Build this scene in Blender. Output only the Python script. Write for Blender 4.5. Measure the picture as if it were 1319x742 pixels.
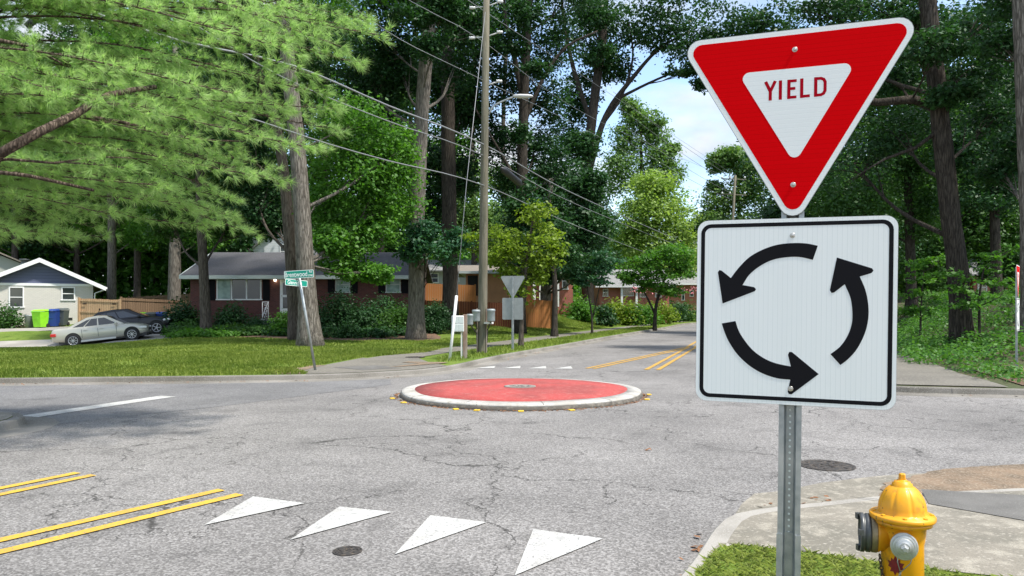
import bpy, bmesh, math, random
import numpy as np
from mathutils import Vector, Matrix
from mathutils.geometry import delaunay_2d_cdt
random.seed(7); RS = np.random.RandomState(11)
R = math.radians
S = bpy.context.scene
for o in list(bpy.data.objects): bpy.data.objects.remove(o)
C = S.collection
# ------------------------------------------------------------------ camera, world, sun, exposure
cd = bpy.data.cameras.new('camera'); cam = bpy.data.objects.new('camera', cd); C.objects.link(cam)
cam.location = (0, 0, 1.6); cam.rotation_euler = (R(90), 0, 0)
cd.sensor_width = 36; cd.lens = 26.0; cd.shift_y = 27/1319; cd.clip_start = .05; cd.clip_end = 5000
S.camera = cam
S.render.resolution_x = 1024; S.render.resolution_y = 576
S.view_settings.view_transform = 'Standard'; S.view_settings.look = 'None'
S.view_settings.gamma = 1; S.view_settings.exposure = 1.15
SUN_EL, SUN_AZ = 60, 118           # azimuth clockwise from +Y (north); sun stands behind the camera to the right
w = bpy.data.worlds.new('World'); S.world = w; w.use_nodes = True
nt = w.node_tree; nt.nodes.clear()
def N(nt, t, **k):
    n = nt.nodes.new(t)
    for a, b in k.items(): setattr(n, a, b)
    return n
out = N(nt, 'ShaderNodeOutputWorld'); bg = N(nt, 'ShaderNodeBackground'); bg.inputs[1].default_value = .15
sky = N(nt, 'ShaderNodeTexSky', sky_type='NISHITA', sun_disc=False)
sky.sun_elevation = R(SUN_EL); sky.sun_rotation = R(SUN_AZ); sky.air_density = 1.0; sky.dust_density = .6
tc = N(nt, 'ShaderNodeTexCoord'); mp = N(nt, 'ShaderNodeMapping'); mp.inputs['Scale'].default_value = (1, 1, 2.2)
mp.inputs['Location'].default_value = (.35, .1, .2)
ns = N(nt, 'ShaderNodeTexNoise'); ns.inputs['Scale'].default_value = 3.6; ns.inputs['Detail'].default_value = 9; ns.inputs['Roughness'].default_value = .55
cr = N(nt, 'ShaderNodeValToRGB'); cr.color_ramp.elements[0].position = .40; cr.color_ramp.elements[1].position = .56
mx = N(nt, 'ShaderNodeMix', data_type='RGBA')
ns2 = N(nt, 'ShaderNodeTexNoise'); ns2.inputs['Scale'].default_value = 7; ns2.inputs['Detail'].default_value = 6
cr2 = N(nt, 'ShaderNodeValToRGB'); cr2.color_ramp.elements[0].color = (1.75, 2.15, 2.75, 1); cr2.color_ramp.elements[1].color = (3.0, 3.12, 3.3, 1)
cr2.color_ramp.elements[0].position = .35; cr2.color_ramp.elements[1].position = .6
L = nt.links.new
L(tc.outputs['Generated'], mp.inputs[0]); L(mp.outputs[0], ns.inputs['Vector']); L(mp.outputs[0], ns2.inputs['Vector'])
L(ns.outputs['Fac'], cr.inputs[0]); L(ns2.outputs['Fac'], cr2.inputs[0])
L(cr.outputs[0], mx.inputs['Factor']); L(sky.outputs[0], mx.inputs['A']); L(cr2.outputs[0], mx.inputs['B'])
L(mx.outputs['Result'], bg.inputs[0]); L(bg.outputs[0], out.inputs[0])
ld = bpy.data.lights.new('sun', 'SUN'); ld.energy = 2.9; ld.angle = R(3.5); ld.color = (1, .95, .87)
so = bpy.data.objects.new('sun', ld); C.objects.link(so)
a, e = R(SUN_AZ), R(SUN_EL)
so.rotation_euler = Vector((math.sin(a)*math.cos(e), math.cos(a)*math.cos(e), math.sin(e))).to_track_quat('Z', 'Y').to_euler()
so.location = (0, -20, 40)
S.render.engine = 'CYCLES'
S.cycles.max_bounces = 6; S.cycles.transparent_max_bounces = 6

# ------------------------------------------------------------------ pixel helpers (photograph 1319 x 742, focal 953 px, horizon y 398)
F, HX, HY = 953., 659.5, 398.
def P(px, py, d): return Vector(((px-HX)/F*d, d, 1.6+(HY-py)/F*d))
def X(px, d): return (px-HX)/F*d
def Z(py, d): return 1.6+(HY-py)/F*d

# ------------------------------------------------------------------ materials
def mat(name, col, rough=.8, metal=0, noise=None, bump=None, spec=.5, coat=0, emit=None):
    """col: base colour; noise=(scale, second colour, low, high, detail[, stretch]) ; bump=(scale, strength[, distance])"""
    m = bpy.data.materials.new(name); m.use_nodes = True; t = m.node_tree
    b = t.nodes['Principled BSDF']; b.inputs['Base Color'].default_value = (*col, 1)
    b.inputs['Roughness'].default_value = rough; b.inputs['Metallic'].default_value = metal
    b.inputs['Specular IOR Level'].default_value = spec; b.inputs['Coat Weight'].default_value = coat
    co = N(t, 'ShaderNodeTexCoord')
    if noise:
        nlist = noise if isinstance(noise, list) else [noise]
        prev = None
        for q in nlist:
            n = N(t, 'ShaderNodeTexNoise'); n.inputs['Scale'].default_value = q[0]; n.inputs['Detail'].default_value = q[4]
            r = N(t, 'ShaderNodeMapRange'); r.inputs[1].default_value = q[2]; r.inputs[2].default_value = q[3]
            src = co.outputs['Object']
            if len(q) > 5:
                mpn = N(t, 'ShaderNodeMapping'); mpn.inputs['Scale'].default_value = q[5]
                t.links.new(src, mpn.inputs[0]); src = mpn.outputs[0]
            t.links.new(src, n.inputs['Vector']); t.links.new(n.outputs['Fac'], r.inputs[0])
            x = N(t, 'ShaderNodeMix', data_type='RGBA'); x.inputs['B'].default_value = (*q[1], 1)
            if prev is None: x.inputs['A'].default_value = (*col, 1)
            else: t.links.new(prev, x.inputs['A'])
            t.links.new(r.outputs[0], x.inputs['Factor']); prev = x.outputs['Result']
        t.links.new(prev, b.inputs['Base Color'])
    if bump:
        n = N(t, 'ShaderNodeTexNoise'); n.inputs['Scale'].default_value = bump[0]; n.inputs['Detail'].default_value = 5
        u = N(t, 'ShaderNodeBump'); u.inputs['Strength'].default_value = bump[1]; u.inputs['Distance'].default_value = bump[2] if len(bump) > 2 else .01
        t.links.new(co.outputs['Object'], n.inputs['Vector']); t.links.new(n.outputs['Fac'], u.inputs['Height']); t.links.new(u.outputs[0], b.inputs['Normal'])
    if emit:
        b.inputs['Emission Color'].default_value = (*emit[0], 1); b.inputs['Emission Strength'].default_value = emit[1]
    return m

def asphalt(name, base, agg, crack=1.0, seedoff=0.0, speck=.5):
    m = bpy.data.materials.new(name); m.use_nodes = True; t = m.node_tree; l = t.links.new
    b = t.nodes['Principled BSDF']; b.inputs['Roughness'].default_value = .88; b.inputs['Specular IOR Level'].default_value = .35
    g = N(t, 'ShaderNodeNewGeometry'); pos = g.outputs['Position']
    # aggregate: small stones of different greys
    v = N(t, 'ShaderNodeTexVoronoi'); v.inputs['Scale'].default_value = 75; l(pos, v.inputs['Vector'])
    sep = N(t, 'ShaderNodeSeparateColor'); l(v.outputs['Color'], sep.inputs[0])
    r = N(t, 'ShaderNodeValToRGB'); el = r.color_ramp.elements
    el[0].color = (*[c*(1-speck) for c in base], 1); el[1].color = (*agg, 1); el[1].position = .95
    e2 = el.new(.55); e2.color = (*base, 1)
    l(sep.outputs[0], r.inputs[0])
    nb = N(t, 'ShaderNodeTexNoise'); nb.inputs['Scale'].default_value = .35; nb.inputs['Detail'].default_value = 8; nb.inputs['Roughness'].default_value = .62; l(pos, nb.inputs['Vector'])
    mr = N(t, 'ShaderNodeMapRange'); mr.inputs[1].default_value = .3; mr.inputs[2].default_value = .7; mr.inputs[3].default_value = .72; mr.inputs[4].default_value = 1.22; l(nb.outputs['Fac'], mr.inputs[0])
    mul = N(t, 'ShaderNodeMix', data_type='RGBA', blend_type='MULTIPLY'); mul.inputs['Factor'].default_value = 1
    l(r.outputs[0], mul.inputs['A']); l(mr.outputs[0], mul.inputs['B'])
    no = N(t, 'ShaderNodeTexNoise'); no.inputs['Scale'].default_value = 1.5; no.inputs['Detail'].default_value = 6; l(pos, no.inputs['Vector'])
    mo = N(t, 'ShaderNodeMapRange'); mo.inputs[1].default_value = .58; mo.inputs[2].default_value = .72; mo.inputs[3].default_value = 1; mo.inputs[4].default_value = .72; l(no.outputs['Fac'], mo.inputs[0])
    mul0 = mul; mul = N(t, 'ShaderNodeMix', data_type='RGBA', blend_type='MULTIPLY'); mul.inputs['Factor'].default_value = 1; l(mul0.outputs['Result'], mul.inputs['A']); l(mo.outputs[0], mul.inputs['B'])
    # cracks: warped cell borders, present only in patches
    nw = N(t, 'ShaderNodeTexNoise'); nw.inputs['Scale'].default_value = 1.1; nw.inputs['Detail'].default_value = 7; nw.inputs['Roughness'].default_value = .6; l(pos, nw.inputs['Vector'])
    sub = N(t, 'ShaderNodeVectorMath', operation='SUBTRACT'); sub.inputs[1].default_value = (.5, .5, .5); l(nw.outputs['Color'], sub.inputs[0])
    sc = N(t, 'ShaderNodeVectorMath', operation='SCALE'); sc.inputs[3].default_value = 1.5; l(sub.outputs[0], sc.inputs[0])
    ad = N(t, 'ShaderNodeVectorMath', operation='ADD'); l(pos, ad.inputs[0]); l(sc.outputs[0], ad.inputs[1])
    flat = N(t, 'ShaderNodeMapping'); flat.inputs['Scale'].default_value = (1, 1, 0); flat.inputs['Location'].default_value = (seedoff, seedoff*.7, 0); l(ad.outputs[0], flat.inputs[0])
    tot = None
    for scv, wd, lo, hi in ((.42, .0052, .36, .47), (1.15, .010, .50, .57)):
        vc = N(t, 'ShaderNodeTexVoronoi', feature='DISTANCE_TO_EDGE'); vc.inputs['Scale'].default_value = scv; l(flat.outputs[0], vc.inputs['Vector'])
        m1 = N(t, 'ShaderNodeMapRange'); m1.inputs[1].default_value = wd*.3; m1.inputs[2].default_value = wd; m1.inputs[3].default_value = 1; m1.inputs[4].default_value = 0; l(vc.outputs[0], m1.inputs[0])
        nm = N(t, 'ShaderNodeTexNoise'); nm.inputs['Scale'].default_value = .45; nm.inputs['Detail'].default_value = 4; l(flat.outputs[0], nm.inputs['Vector'])
        m2 = N(t, 'ShaderNodeMapRange'); m2.inputs[1].default_value = lo; m2.inputs[2].default_value = hi; l(nm.outputs['Fac'], m2.inputs[0])
        mm = N(t, 'ShaderNodeMath', operation='MULTIPLY'); l(m1.outputs[0], mm.inputs[0]); l(m2.outputs[0], mm.inputs[1])
        if tot is None: tot = mm.outputs[0]
        else:
            mxm = N(t, 'ShaderNodeMath', operation='MAXIMUM'); l(tot, mxm.inputs[0]); l(mm.outputs[0], mxm.inputs[1]); tot = mxm.outputs[0]
    cf = N(t, 'ShaderNodeMath', operation='MULTIPLY'); cf.inputs[1].default_value = .72*crack; l(tot, cf.inputs[0])
    x = N(t, 'ShaderNodeMix', data_type='RGBA'); x.inputs['B'].default_value = (.035, .033, .03, 1); l(cf.outputs[0], x.inputs['Factor']); l(mul.outputs['Result'], x.inputs['A'])
    l(x.outputs['Result'], b.inputs['Base Color'])
    bu = N(t, 'ShaderNodeBump'); bu.inputs['Strength'].default_value = .5; bu.inputs['Distance'].default_value = .004; l(v.outputs['Distance'], bu.inputs['Height'])
    l(bu.outputs[0], b.inputs['Normal'])
    return m

def leafmat(name, dark, light, trans=.35, rough=.5, patch=None, spec=.3, tint=(1.4, 1.55, .65)):
    m = bpy.data.materials.new(name); m.use_nodes = True; t = m.node_tree; l = t.links.new
    b = t.nodes['Principled BSDF']; b.inputs['Roughness'].default_value = rough; b.inputs['Specular IOR Level'].default_value = spec
    g = N(t, 'ShaderNodeNewGeometry'); r = N(t, 'ShaderNodeMix', data_type='RGBA')
    r.inputs['A'].default_value = (*dark, 1); r.inputs['B'].default_value = (*light, 1)
    n = N(t, 'ShaderNodeTexNoise'); n.inputs['Scale'].default_value = .5; n.inputs['Detail'].default_value = 3; l(g.outputs['Position'], n.inputs['Vector'])
    ma = N(t, 'ShaderNodeMath', operation='MULTIPLY_ADD'); ma.inputs[1].default_value = .55
    mb = N(t, 'ShaderNodeMapRange'); mb.inputs[1].default_value = .35; mb.inputs[2].default_value = .65; mb.inputs[4].default_value = .45; l(n.outputs['Fac'], mb.inputs[0])
    l(g.outputs['Random Per Island'], ma.inputs[0]); l(mb.outputs[0], ma.inputs[2]); l(ma.outputs[0], r.inputs['Factor'])
    l(r.outputs['Result'], b.inputs['Base Color'])
    tr = N(t, 'ShaderNodeBsdfTranslucent'); hs = N(t, 'ShaderNodeMix', data_type='RGBA', blend_type='MULTIPLY'); hs.inputs['Factor'].default_value = 1; hs.inputs['B'].default_value = (*tint, 1)
    l(r.outputs['Result'], hs.inputs['A']); l(hs.outputs['Result'], tr.inputs[0])
    ms = N(t, 'ShaderNodeMixShader'); ms.inputs[0].default_value = trans
    l(b.outputs[0], ms.inputs[1]); l(tr.outputs[0], ms.inputs[2]); l(ms.outputs[0], t.nodes['Material Output'].inputs[0])
    return m

def brick(name, c1, c2, mortar, sc=1.0, painted=False):
    m = bpy.data.materials.new(name); m.use_nodes = True; t = m.node_tree; l = t.links.new
    b = t.nodes['Principled BSDF']; b.inputs['Roughness'].default_value = .85
    co = N(t, 'ShaderNodeTexCoord'); mp = N(t, 'ShaderNodeMapping'); mp.inputs['Rotation'].default_value = (R(90), 0, 0)
    l(co.outputs['Object'], mp.inputs[0])
    br = N(t, 'ShaderNodeTexBrick'); br.inputs['Scale'].default_value = sc
    br.inputs['Brick Width'].default_value = .21; br.inputs['Row Height'].default_value = .075; br.inputs['Mortar Size'].default_value = .008
    br.inputs['Color1'].default_value = (*c1, 1); br.inputs['Color2'].default_value = (*c2, 1); br.inputs['Mortar'].default_value = (*mortar, 1)
    l(mp.outputs[0], br.inputs[0]); l(br.outputs[0], b.inputs['Base Color'])
    bu = N(t, 'ShaderNodeBump'); bu.inputs['Strength'].default_value = .4; bu.inputs['Distance'].default_value = .01; bu.invert = True
    l(br.outputs['Fac'], bu.inputs['Height']); l(bu.outputs[0], b.inputs['Normal'])
    return m
def striped(name, c1, c2, axis, period, rough=.8, vary=None, depth=.01, duty=.1, spec=.2):
    """boards / laps / ribs: dark joint every 'period' metres along axis"""
    m = bpy.data.materials.new(name); m.use_nodes = True; t = m.node_tree; l = t.links.new
    b = t.nodes['Principled BSDF']; b.inputs['Roughness'].default_value = rough; b.inputs['Specular IOR Level'].default_value = spec
    co = N(t, 'ShaderNodeTexCoord'); src = co.outputs['Object']
    sp = N(t, 'ShaderNodeSeparateXYZ'); l(src, sp.inputs[0])
    dv = N(t, 'ShaderNodeMath', operation='DIVIDE'); dv.inputs[1].default_value = period; l(sp.outputs[axis], dv.inputs[0])
    fr = N(t, 'ShaderNodeMath', operation='FRACT'); l(dv.outputs[0], fr.inputs[0])
    lt = N(t, 'ShaderNodeMath', operation='LESS_THAN'); lt.inputs[1].default_value = duty; l(fr.outputs[0], lt.inputs[0])
    fl = N(t, 'ShaderNodeMath', operation='FLOOR'); l(dv.outputs[0], fl.inputs[0])
    wn = N(t, 'ShaderNodeTexWhiteNoise', noise_dimensions='1D'); l(fl.outputs[0], wn.inputs['W'])
    nz = N(t, 'ShaderNodeTexNoise'); nz.inputs['Scale'].default_value = 6; nz.inputs['Detail'].default_value = 5; l(src, nz.inputs['Vector'])
    av = N(t, 'ShaderNodeMath', operation='MULTIPLY_ADD'); av.inputs[1].default_value = .5; l(wn.outputs[0], av.inputs[0])
    hf = N(t, 'ShaderNodeMath', operation='MULTIPLY'); hf.inputs[1].default_value = .5; l(nz.outputs['Fac'], hf.inputs[0]); l(hf.outputs[0], av.inputs[2])
    x0 = N(t, 'ShaderNodeMix', data_type='RGBA'); x0.inputs['A'].default_value = (*c1, 1); x0.inputs['B'].default_value = (*(vary or c1), 1); l(av.outputs[0], x0.inputs['Factor'])
    x = N(t, 'ShaderNodeMix', data_type='RGBA'); x.inputs['B'].default_value = (*c2, 1); l(lt.outputs[0], x.inputs['Factor']); l(x0.outputs['Result'], x.inputs['A'])
    l(x.outputs['Result'], b.inputs['Base Color'])
    bu = N(t, 'ShaderNodeBump'); bu.inputs['Strength'].default_value = .6; bu.inputs['Distance'].default_value = depth; l(fr.outputs[0], bu.inputs['Height']); l(bu.outputs[0], b.inputs['Normal'])
    return m

def barkmat(name, c1, c2, sc=1.0):
    m = bpy.data.materials.new(name); m.use_nodes = True; t = m.node_tree; l = t.links.new
    b = t.nodes['Principled BSDF']; b.inputs['Roughness'].default_value = .95; b.inputs['Specular IOR Level'].default_value = .1
    g = N(t, 'ShaderNodeNewGeometry'); mp = N(t, 'ShaderNodeMapping'); mp.inputs['Scale'].default_value = (19*sc, 19*sc, 2.4*sc); l(g.outputs['Position'], mp.inputs[0])
    n = N(t, 'ShaderNodeTexNoise'); n.inputs['Scale'].default_value = 1; n.inputs['Detail'].default_value = 7; n.inputs['Roughness'].default_value = .65; l(mp.outputs[0], n.inputs['Vector'])
    v = N(t, 'ShaderNodeTexVoronoi', feature='DISTANCE_TO_EDGE'); v.inputs['Scale'].default_value = .75
    wv = N(t, 'ShaderNodeVectorMath', operation='MULTIPLY_ADD'); wv.inputs[1].default_value = (1.6, 1.6, 1.6); l(n.outputs['Color'], wv.inputs[0]); l(mp.outputs[0], wv.inputs[2]); l(wv.outputs[0], v.inputs['Vector'])
    r = N(t, 'ShaderNodeValToRGB'); r.color_ramp.elements[0].position = .33; r.color_ramp.elements[1].position = .66
    r.color_ramp.elements[0].color = (*c1, 1); r.color_ramp.elements[1].color = (*c2, 1); l(n.outputs['Fac'], r.inputs[0])
    mr = N(t, 'ShaderNodeMapRange'); mr.inputs[1].default_value = 0; mr.inputs[2].default_value = .16; mr.inputs[3].default_value = .45; mr.inputs[4].default_value = 1; l(v.outputs[0], mr.inputs[0])
    x = N(t, 'ShaderNodeMix', data_type='RGBA', blend_type='MULTIPLY'); x.inputs['Factor'].default_value = .8; l(r.outputs[0], x.inputs['A']); l(mr.outputs[0], x.inputs['B'])
    l(x.outputs['Result'], b.inputs['Base Color'])
    bu = N(t, 'ShaderNodeBump'); bu.inputs['Strength'].default_value = .9; bu.inputs['Distance'].default_value = .03; l(mr.outputs[0], bu.inputs['Height']); l(bu.outputs[0], b.inputs['Normal'])
    return m

M = {}
M['asphalt'] = asphalt('asphalt', (.207, .197, .187), (.315, .303, .29), 1.15, speck=.42)
M['asphalt_smooth'] = asphalt('asphalt_smooth', (.165, .163, .162), (.25, .245, .24), .5, 3.3, .3)
M['concrete'] = mat('concrete', (.235, .212, .170), .9, noise=[(1.6, (.155, .145, .115), .42, .66, 10), (7, (.35, .32, .26), .52, .7, 8), (35, (.40, .37, .31), .55, .75, 4), (130, (.13, .12, .10), .55, .68, 3)], bump=(90, .35, .004))
M['kerb'] = mat('kerb_concrete', (.33, .31, .275), .9, noise=[(1.6, (.19, .175, .15), .45, .7, 8), (90, (.42, .40, .36), .5, .75, 3)], bump=(60, .4, .005))
M['kerb_old'] = mat('kerb_weathered', (.24, .225, .20), .9, noise=[(.9, (.13, .12, .10), .4, .65, 8), (60, (.3, .28, .25), .5, .75, 3)], bump=(40, .5, .006))
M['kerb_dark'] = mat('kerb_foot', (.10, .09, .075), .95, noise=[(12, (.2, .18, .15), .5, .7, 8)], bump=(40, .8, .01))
M['slab'] = mat('dark_slab', (.115, .110, .10), .9, noise=[(3, (.16, .153, .14), .4, .7, 8), (110, (.24, .235, .22), .56, .72, 3)], bump=(120, .3, .003))
M['walk'] = mat('old_walk', (.17, .157, .13), .9, noise=[(.8, (.13, .12, .10), .4, .65, 8), (20, (.26, .24, .2), .5, .75, 4)], bump=(40, .3, .005))
M['drive'] = mat('driveway', (.36, .34, .30), .9, noise=[(.8, (.27, .25, .22), .4, .65, 8)])
M['dirt'] = mat('dirt', (.22, .155, .10), .95, noise=[(3, (.12, .09, .06), .4, .65, 8), (50, (.32, .26, .19), .5, .7, 4)], bump=(50, .8, .01))
M['mulch'] = mat('mulch', (.12, .07, .045), .95, noise=[(12, (.22, .13, .08), .4, .6, 8), (2, (.06, .05, .03), .5, .65, 5)], bump=(25, .9, .03))
M['lawn'] = mat('lawn', (.13, .195, .035), .95, spec=.1, noise=[(.35, (.17, .235, .045), .42, .6, 6), (1.7, (.075, .125, .02), .5, .72, 8), (6, (.24, .21, .08), .6, .82, 8), (30, (.07, .13, .02), .5, .8, 3)], bump=(24, .9, .05))
M['wood_floor'] = mat('forest_floor', (.06, .075, .025), .95, noise=[(.6, (.10, .075, .04), .45, .6, 8), (9, (.04, .06, .015), .5, .7, 5)], bump=(8, .9, .06))
M['white_mark'] = mat('white_marking', (.50, .50, .475), .85, noise=[(3, (.40, .39, .365), .42, .68, 9), (11, (.33, .325, .31), .56, .70, 9), (60, (.20, .195, .19), .57, .66, 6)], bump=(120, .5, .003))
M['yellow_mark'] = mat('yellow_marking', (.62, .38, .04), .85, noise=[(4, (.50, .31, .045), .42, .68, 9), (12, (.40, .27, .08), .56, .70, 9), (60, (.22, .19, .13), .57, .66, 6)], bump=(120, .5, .003))
M['yellow_old'] = mat('yellow_marking_far', (.50, .29, .05), .85, noise=[(4, (.34, .22, .07), .45, .7, 9)])
M['red_pave'] = mat('red_paving', (.40, .060, .055), .9, noise=[(1.3, (.29, .055, .05), .42, .62, 10), (9, (.42, .13, .11), .54, .72, 9), (40, (.46, .20, .17), .58, .72, 6), (100, (.18, .05, .045), .58, .70, 3)], bump=(80, .5, .006))
M['white_kerb'] = mat('painted_kerb', (.46, .445, .41), .85, noise=[(2.5, (.30, .285, .25), .45, .66, 10), (9, (.36, .34, .3), .5, .66, 8), (26, (.15, .135, .11), .62, .72, 6)], bump=(50, .4, .005))
M['iron'] = mat('cast_iron', (.055, .05, .046), .7, .3, noise=[(30, (.16, .13, .10), .5, .7, 5)], bump=(60, .6, .004))
M['galv'] = mat('galvanised_steel', (.40, .43, .43), .45, .65, noise=[(24, (.30, .335, .34), .4, .65, 5), (4, (.5, .52, .51), .5, .7, 4)])
M['galv_dull'] = mat('dull_galvanised', (.36, .40, .40), .6, .3, noise=[(6, (.28, .31, .31), .4, .65, 5)])
M['alum'] = mat('sign_aluminium', (.36, .38, .37), .55, .35, noise=[(7, (.30, .32, .31), .4, .7, 5)])
M['sheet_white'] = striped('reflective_white', (.77, .81, .79), (.71, .755, .735), 0, .0185, .6, vary=(.80, .835, .815), depth=.0003, duty=.14)
M['sheet_white_h'] = striped('reflective_white_ribbed', (.77, .81, .79), (.71, .755, .735), 2, .0185, .6, vary=(.80, .835, .815), depth=.0003, duty=.14)
M['sheet_red'] = striped('reflective_red', (.62, .001, .003), (.55, .001, .002), 2, .0185, .9, vary=(.66, .001, .004), depth=.0002, duty=.14, spec=.04)
M['text_red'] = mat('letter_red', (.36, .002, .012), .8, spec=.05)
M['black'] = mat('sign_black', (.006, .006, .008), .75, spec=.15)
M['bolt'] = mat('bolt_steel', (.55, .54, .50), .35, .8, noise=[(60, (.4, .38, .33), .4, .7, 3)])
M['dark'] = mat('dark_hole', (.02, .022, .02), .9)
M['hyd'] = mat('hydrant_yellow', (.82, .37, .006), .42, 0, coat=.1, noise=[(5, (.68, .29, .010), .45, .68, 7), (14, (.42, .20, .02), .60, .74, 8), (45, (.13, .08, .03), .66, .72, 6)], bump=(16, .12, .004))
M['hyd_cap'] = mat('cap_silver', (.56, .57, .56), .4, .55, noise=[(20, (.40, .40, .38), .45, .7, 6)])
M['hyd_dark'] = mat('adapter_grey', (.085, .09, .09), .42, .5, noise=[(20, (.14, .145, .145), .4, .7, 5)])
M['bronze'] = mat('bronze_ring', (.33, .255, .15), .5, .6, noise=[(25, (.2, .16, .1), .4, .7, 4)])
M['maroon'] = mat('maroon_paint', (.22, .008, .012), .5, noise=[(40, (.16, .006, .01), .4, .6, 5)])
M['rust'] = mat('rusty_chain', (.10, .07, .045), .8, .4)
M['reflector'] = mat('reflector_yellow', (.80, .52, .04), .5, noise=[(30, (.6, .42, .08), .5, .7, 3)])
M['green_sign'] = mat('sign_green', (.0, .27, .19), .45)
M['sign_text'] = mat('sign_text_white', (.75, .82, .78), .5)
M['pole'] = mat('weathered_pole', (.145, .13, .09), .9, noise=[(3, (.085, .085, .055), .4, .65, 8, (3, 3, .25)), (20, (.20, .185, .14), .5, .7, 6, (3, 3, .12))], bump=(12, .5, .01))
M['post_wood'] = mat('post_wood', (.22, .15, .11), .9, noise=[(10, (.32, .27, .23), .4, .65, 6, (1, 1, .2))])
M['wire'] = mat('cable_grey', (.26, .27, .28), .5, .3)
M['wire_black'] = mat('cable_black', (.02, .02, .022), .5)
M['lamp'] = mat('lamp_head', (.55, .56, .55), .5)
M['porcelain'] = mat('insulator', (.62, .63, .62), .35)
M['white'] = mat('white_paint', (.74, .74, .72), .6, noise=[(3, (.66, .66, .63), .4, .7, 5)])
M['trim'] = mat('white_trim', (.78, .79, .78), .6)
M['trim_dull'] = mat('dull_trim', (.46, .52, .50), .6)
M['glass'] = mat('window_glass', (.025, .035, .04), .08, 0, spec=.8)
M['green_pane'] = mat('green_pane_tone', (.30, .42, .38), .3, noise=[(2, (.16, .25, .22), .4, .6, 3)])  # greenish pane tone; on the wide window it paints a reflection
M['brick_dark'] = brick('dark_brick', (.13, .038, .03), (.085, .026, .022), (.11, .075, .065))
M['brick_red'] = brick('red_brick', (.42, .12, .075), (.33, .085, .06), (.34, .25, .2))
M['brick_cream'] = brick('painted_brick', (.60, .575, .52), (.56, .54, .49), (.50, .48, .43))
M['navy'] = striped('navy_siding', (.12, .135, .215), (.07, .08, .14), 2, .19, .7, vary=(.135, .15, .235))
M['siding'] = striped('white_siding', (.66, .70, .72), (.42, .46, .49), 2, .2, .7, vary=(.70, .73, .75))
M['tan_wall'] = mat('tan_wall', (.55, .29, .15), .85, noise=[(2, (.48, .25, .13), .4, .7, 5)])
M['grey_wall'] = mat('grey_wall', (.42, .43, .40), .85)
M['roof_grey'] = mat('shingle_grey', (.07, .07, .078), .95, noise=[(1.1, (.06, .06, .065), .4, .65, 8), (16, (.14, .14, .15), .5, .7, 4, (1, 2.5, 2.5))], bump=(14, .6, .02))
M['roof_brown'] = mat('shingle_brown', (.24, .21, .18), .95, noise=[(10, (.17, .15, .125), .4, .65, 6)], bump=(14, .6, .02))
M['roof_pale'] = mat('shingle_pale', (.20, .20, .20), .9, noise=[(5, (.27, .27, .265), .4, .65, 6)])
M['fence_light'] = striped('fence_light', (.52, .36, .21), (.18, .11, .06), 0, .14, .85, vary=(.42, .28, .16), duty=.1)
M['fence_mid'] = striped('fence_mid', (.22, .145, .09), (.09, .06, .035), 0, .14, .85, vary=(.17, .11, .07), duty=.1)
M['fence_brown'] = striped('fence_brown', (.135, .048, .026), (.035, .015, .01), 0, .15, .85, vary=(.19, .065, .033), duty=.12)
M['fence_orange'] = striped('fence_orange', (.48, .20, .07), (.24, .10, .04), 0, .15, .85, vary=(.42, .175, .06), duty=.07)
M['bark_grey'] = barkmat('bark_grey', (.105, .09, .075), (.27, .245, .21))
M['bark_dark'] = barkmat('bark_dark', (.035, .03, .025), (.10, .085, .07))
M['bark_mid'] = barkmat('bark_mid', (.07, .055, .045), (.17, .145, .12))
M['bark_pine'] = barkmat('bark_pine', (.07, .05, .038), (.20, .155, .12), 2.2)
M['leaf_oak'] = leafmat('leaf_oak', (0.026, 0.08, 0.018), (0.075, 0.17, 0.03), .35)
M['leaf_dark'] = leafmat('leaf_dark', (0.014, 0.05, 0.017), (0.042, 0.115, 0.034), .25)
M['leaf_teal'] = leafmat('leaf_teal', (0.018, 0.07, 0.034), (0.05, 0.14, 0.06), .3)
M['leaf_maple'] = leafmat('leaf_maple', (0.045, 0.14, 0.02), (0.12, 0.27, 0.035), .4)
M['leaf_young'] = leafmat('leaf_young', (0.09, 0.16, 0.015), (0.25, 0.34, 0.035), .4)
M['leaf_pale'] = leafmat('leaf_pale', (0.17, 0.27, 0.06), (0.34, 0.45, 0.12), .4)
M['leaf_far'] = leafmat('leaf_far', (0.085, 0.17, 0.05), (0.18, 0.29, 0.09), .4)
M['needle'] = leafmat('needle', (.24, .38, .125), (.52, .68, .30), .5, .5, spec=.25, tint=(1.2, 1.35, .85))
M['ivy'] = leafmat('ivy', (0.035, 0.12, 0.022), (0.12, 0.27, 0.045), .35)
M['grass'] = leafmat('grass_blade', (.14, .215, .035), (.36, .42, .10), .4, spec=.2, tint=(1.2, 1.35, .7))
M['grass_near'] = leafmat('grass_blade_near', (.17, .26, .05), (.52, .55, .23), .4, spec=.2, tint=(1.2, 1.3, .8))
M['leaf_dry'] = mat('dry_leaf', (.23, .11, .05), .8)
M['flower'] = mat('flower_pink', (.62, .22, .25), .7)
M['car_silver'] = mat('car_silver_green', (.50, .485, .41), .32, .3, coat=.6)
M['car_black'] = mat('car_black', (.006, .006, .009), .35, .0, coat=.12)
M['car_glass'] = mat('car_glass', (.015, .02, .025), .05, spec=.9, coat=.5)
M['tyre'] = mat('tyre', (.02, .02, .02), .85)
M['rim'] = mat('rim', (.52, .53, .54), .35, .7)
M['tail'] = mat('tail_lamp', (.45, .01, .015), .2, coat=1)
M['headlamp'] = mat('head_lamp', (.65, .68, .68), .12, .2, coat=1)
M['plastic_black'] = mat('plastic_black', (.03, .03, .03), .6)
M['bin_green'] = mat('bin_green', (.27, .72, .02), .5, noise=[(4, (.24, .62, .02), .4, .7, 3)])
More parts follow.
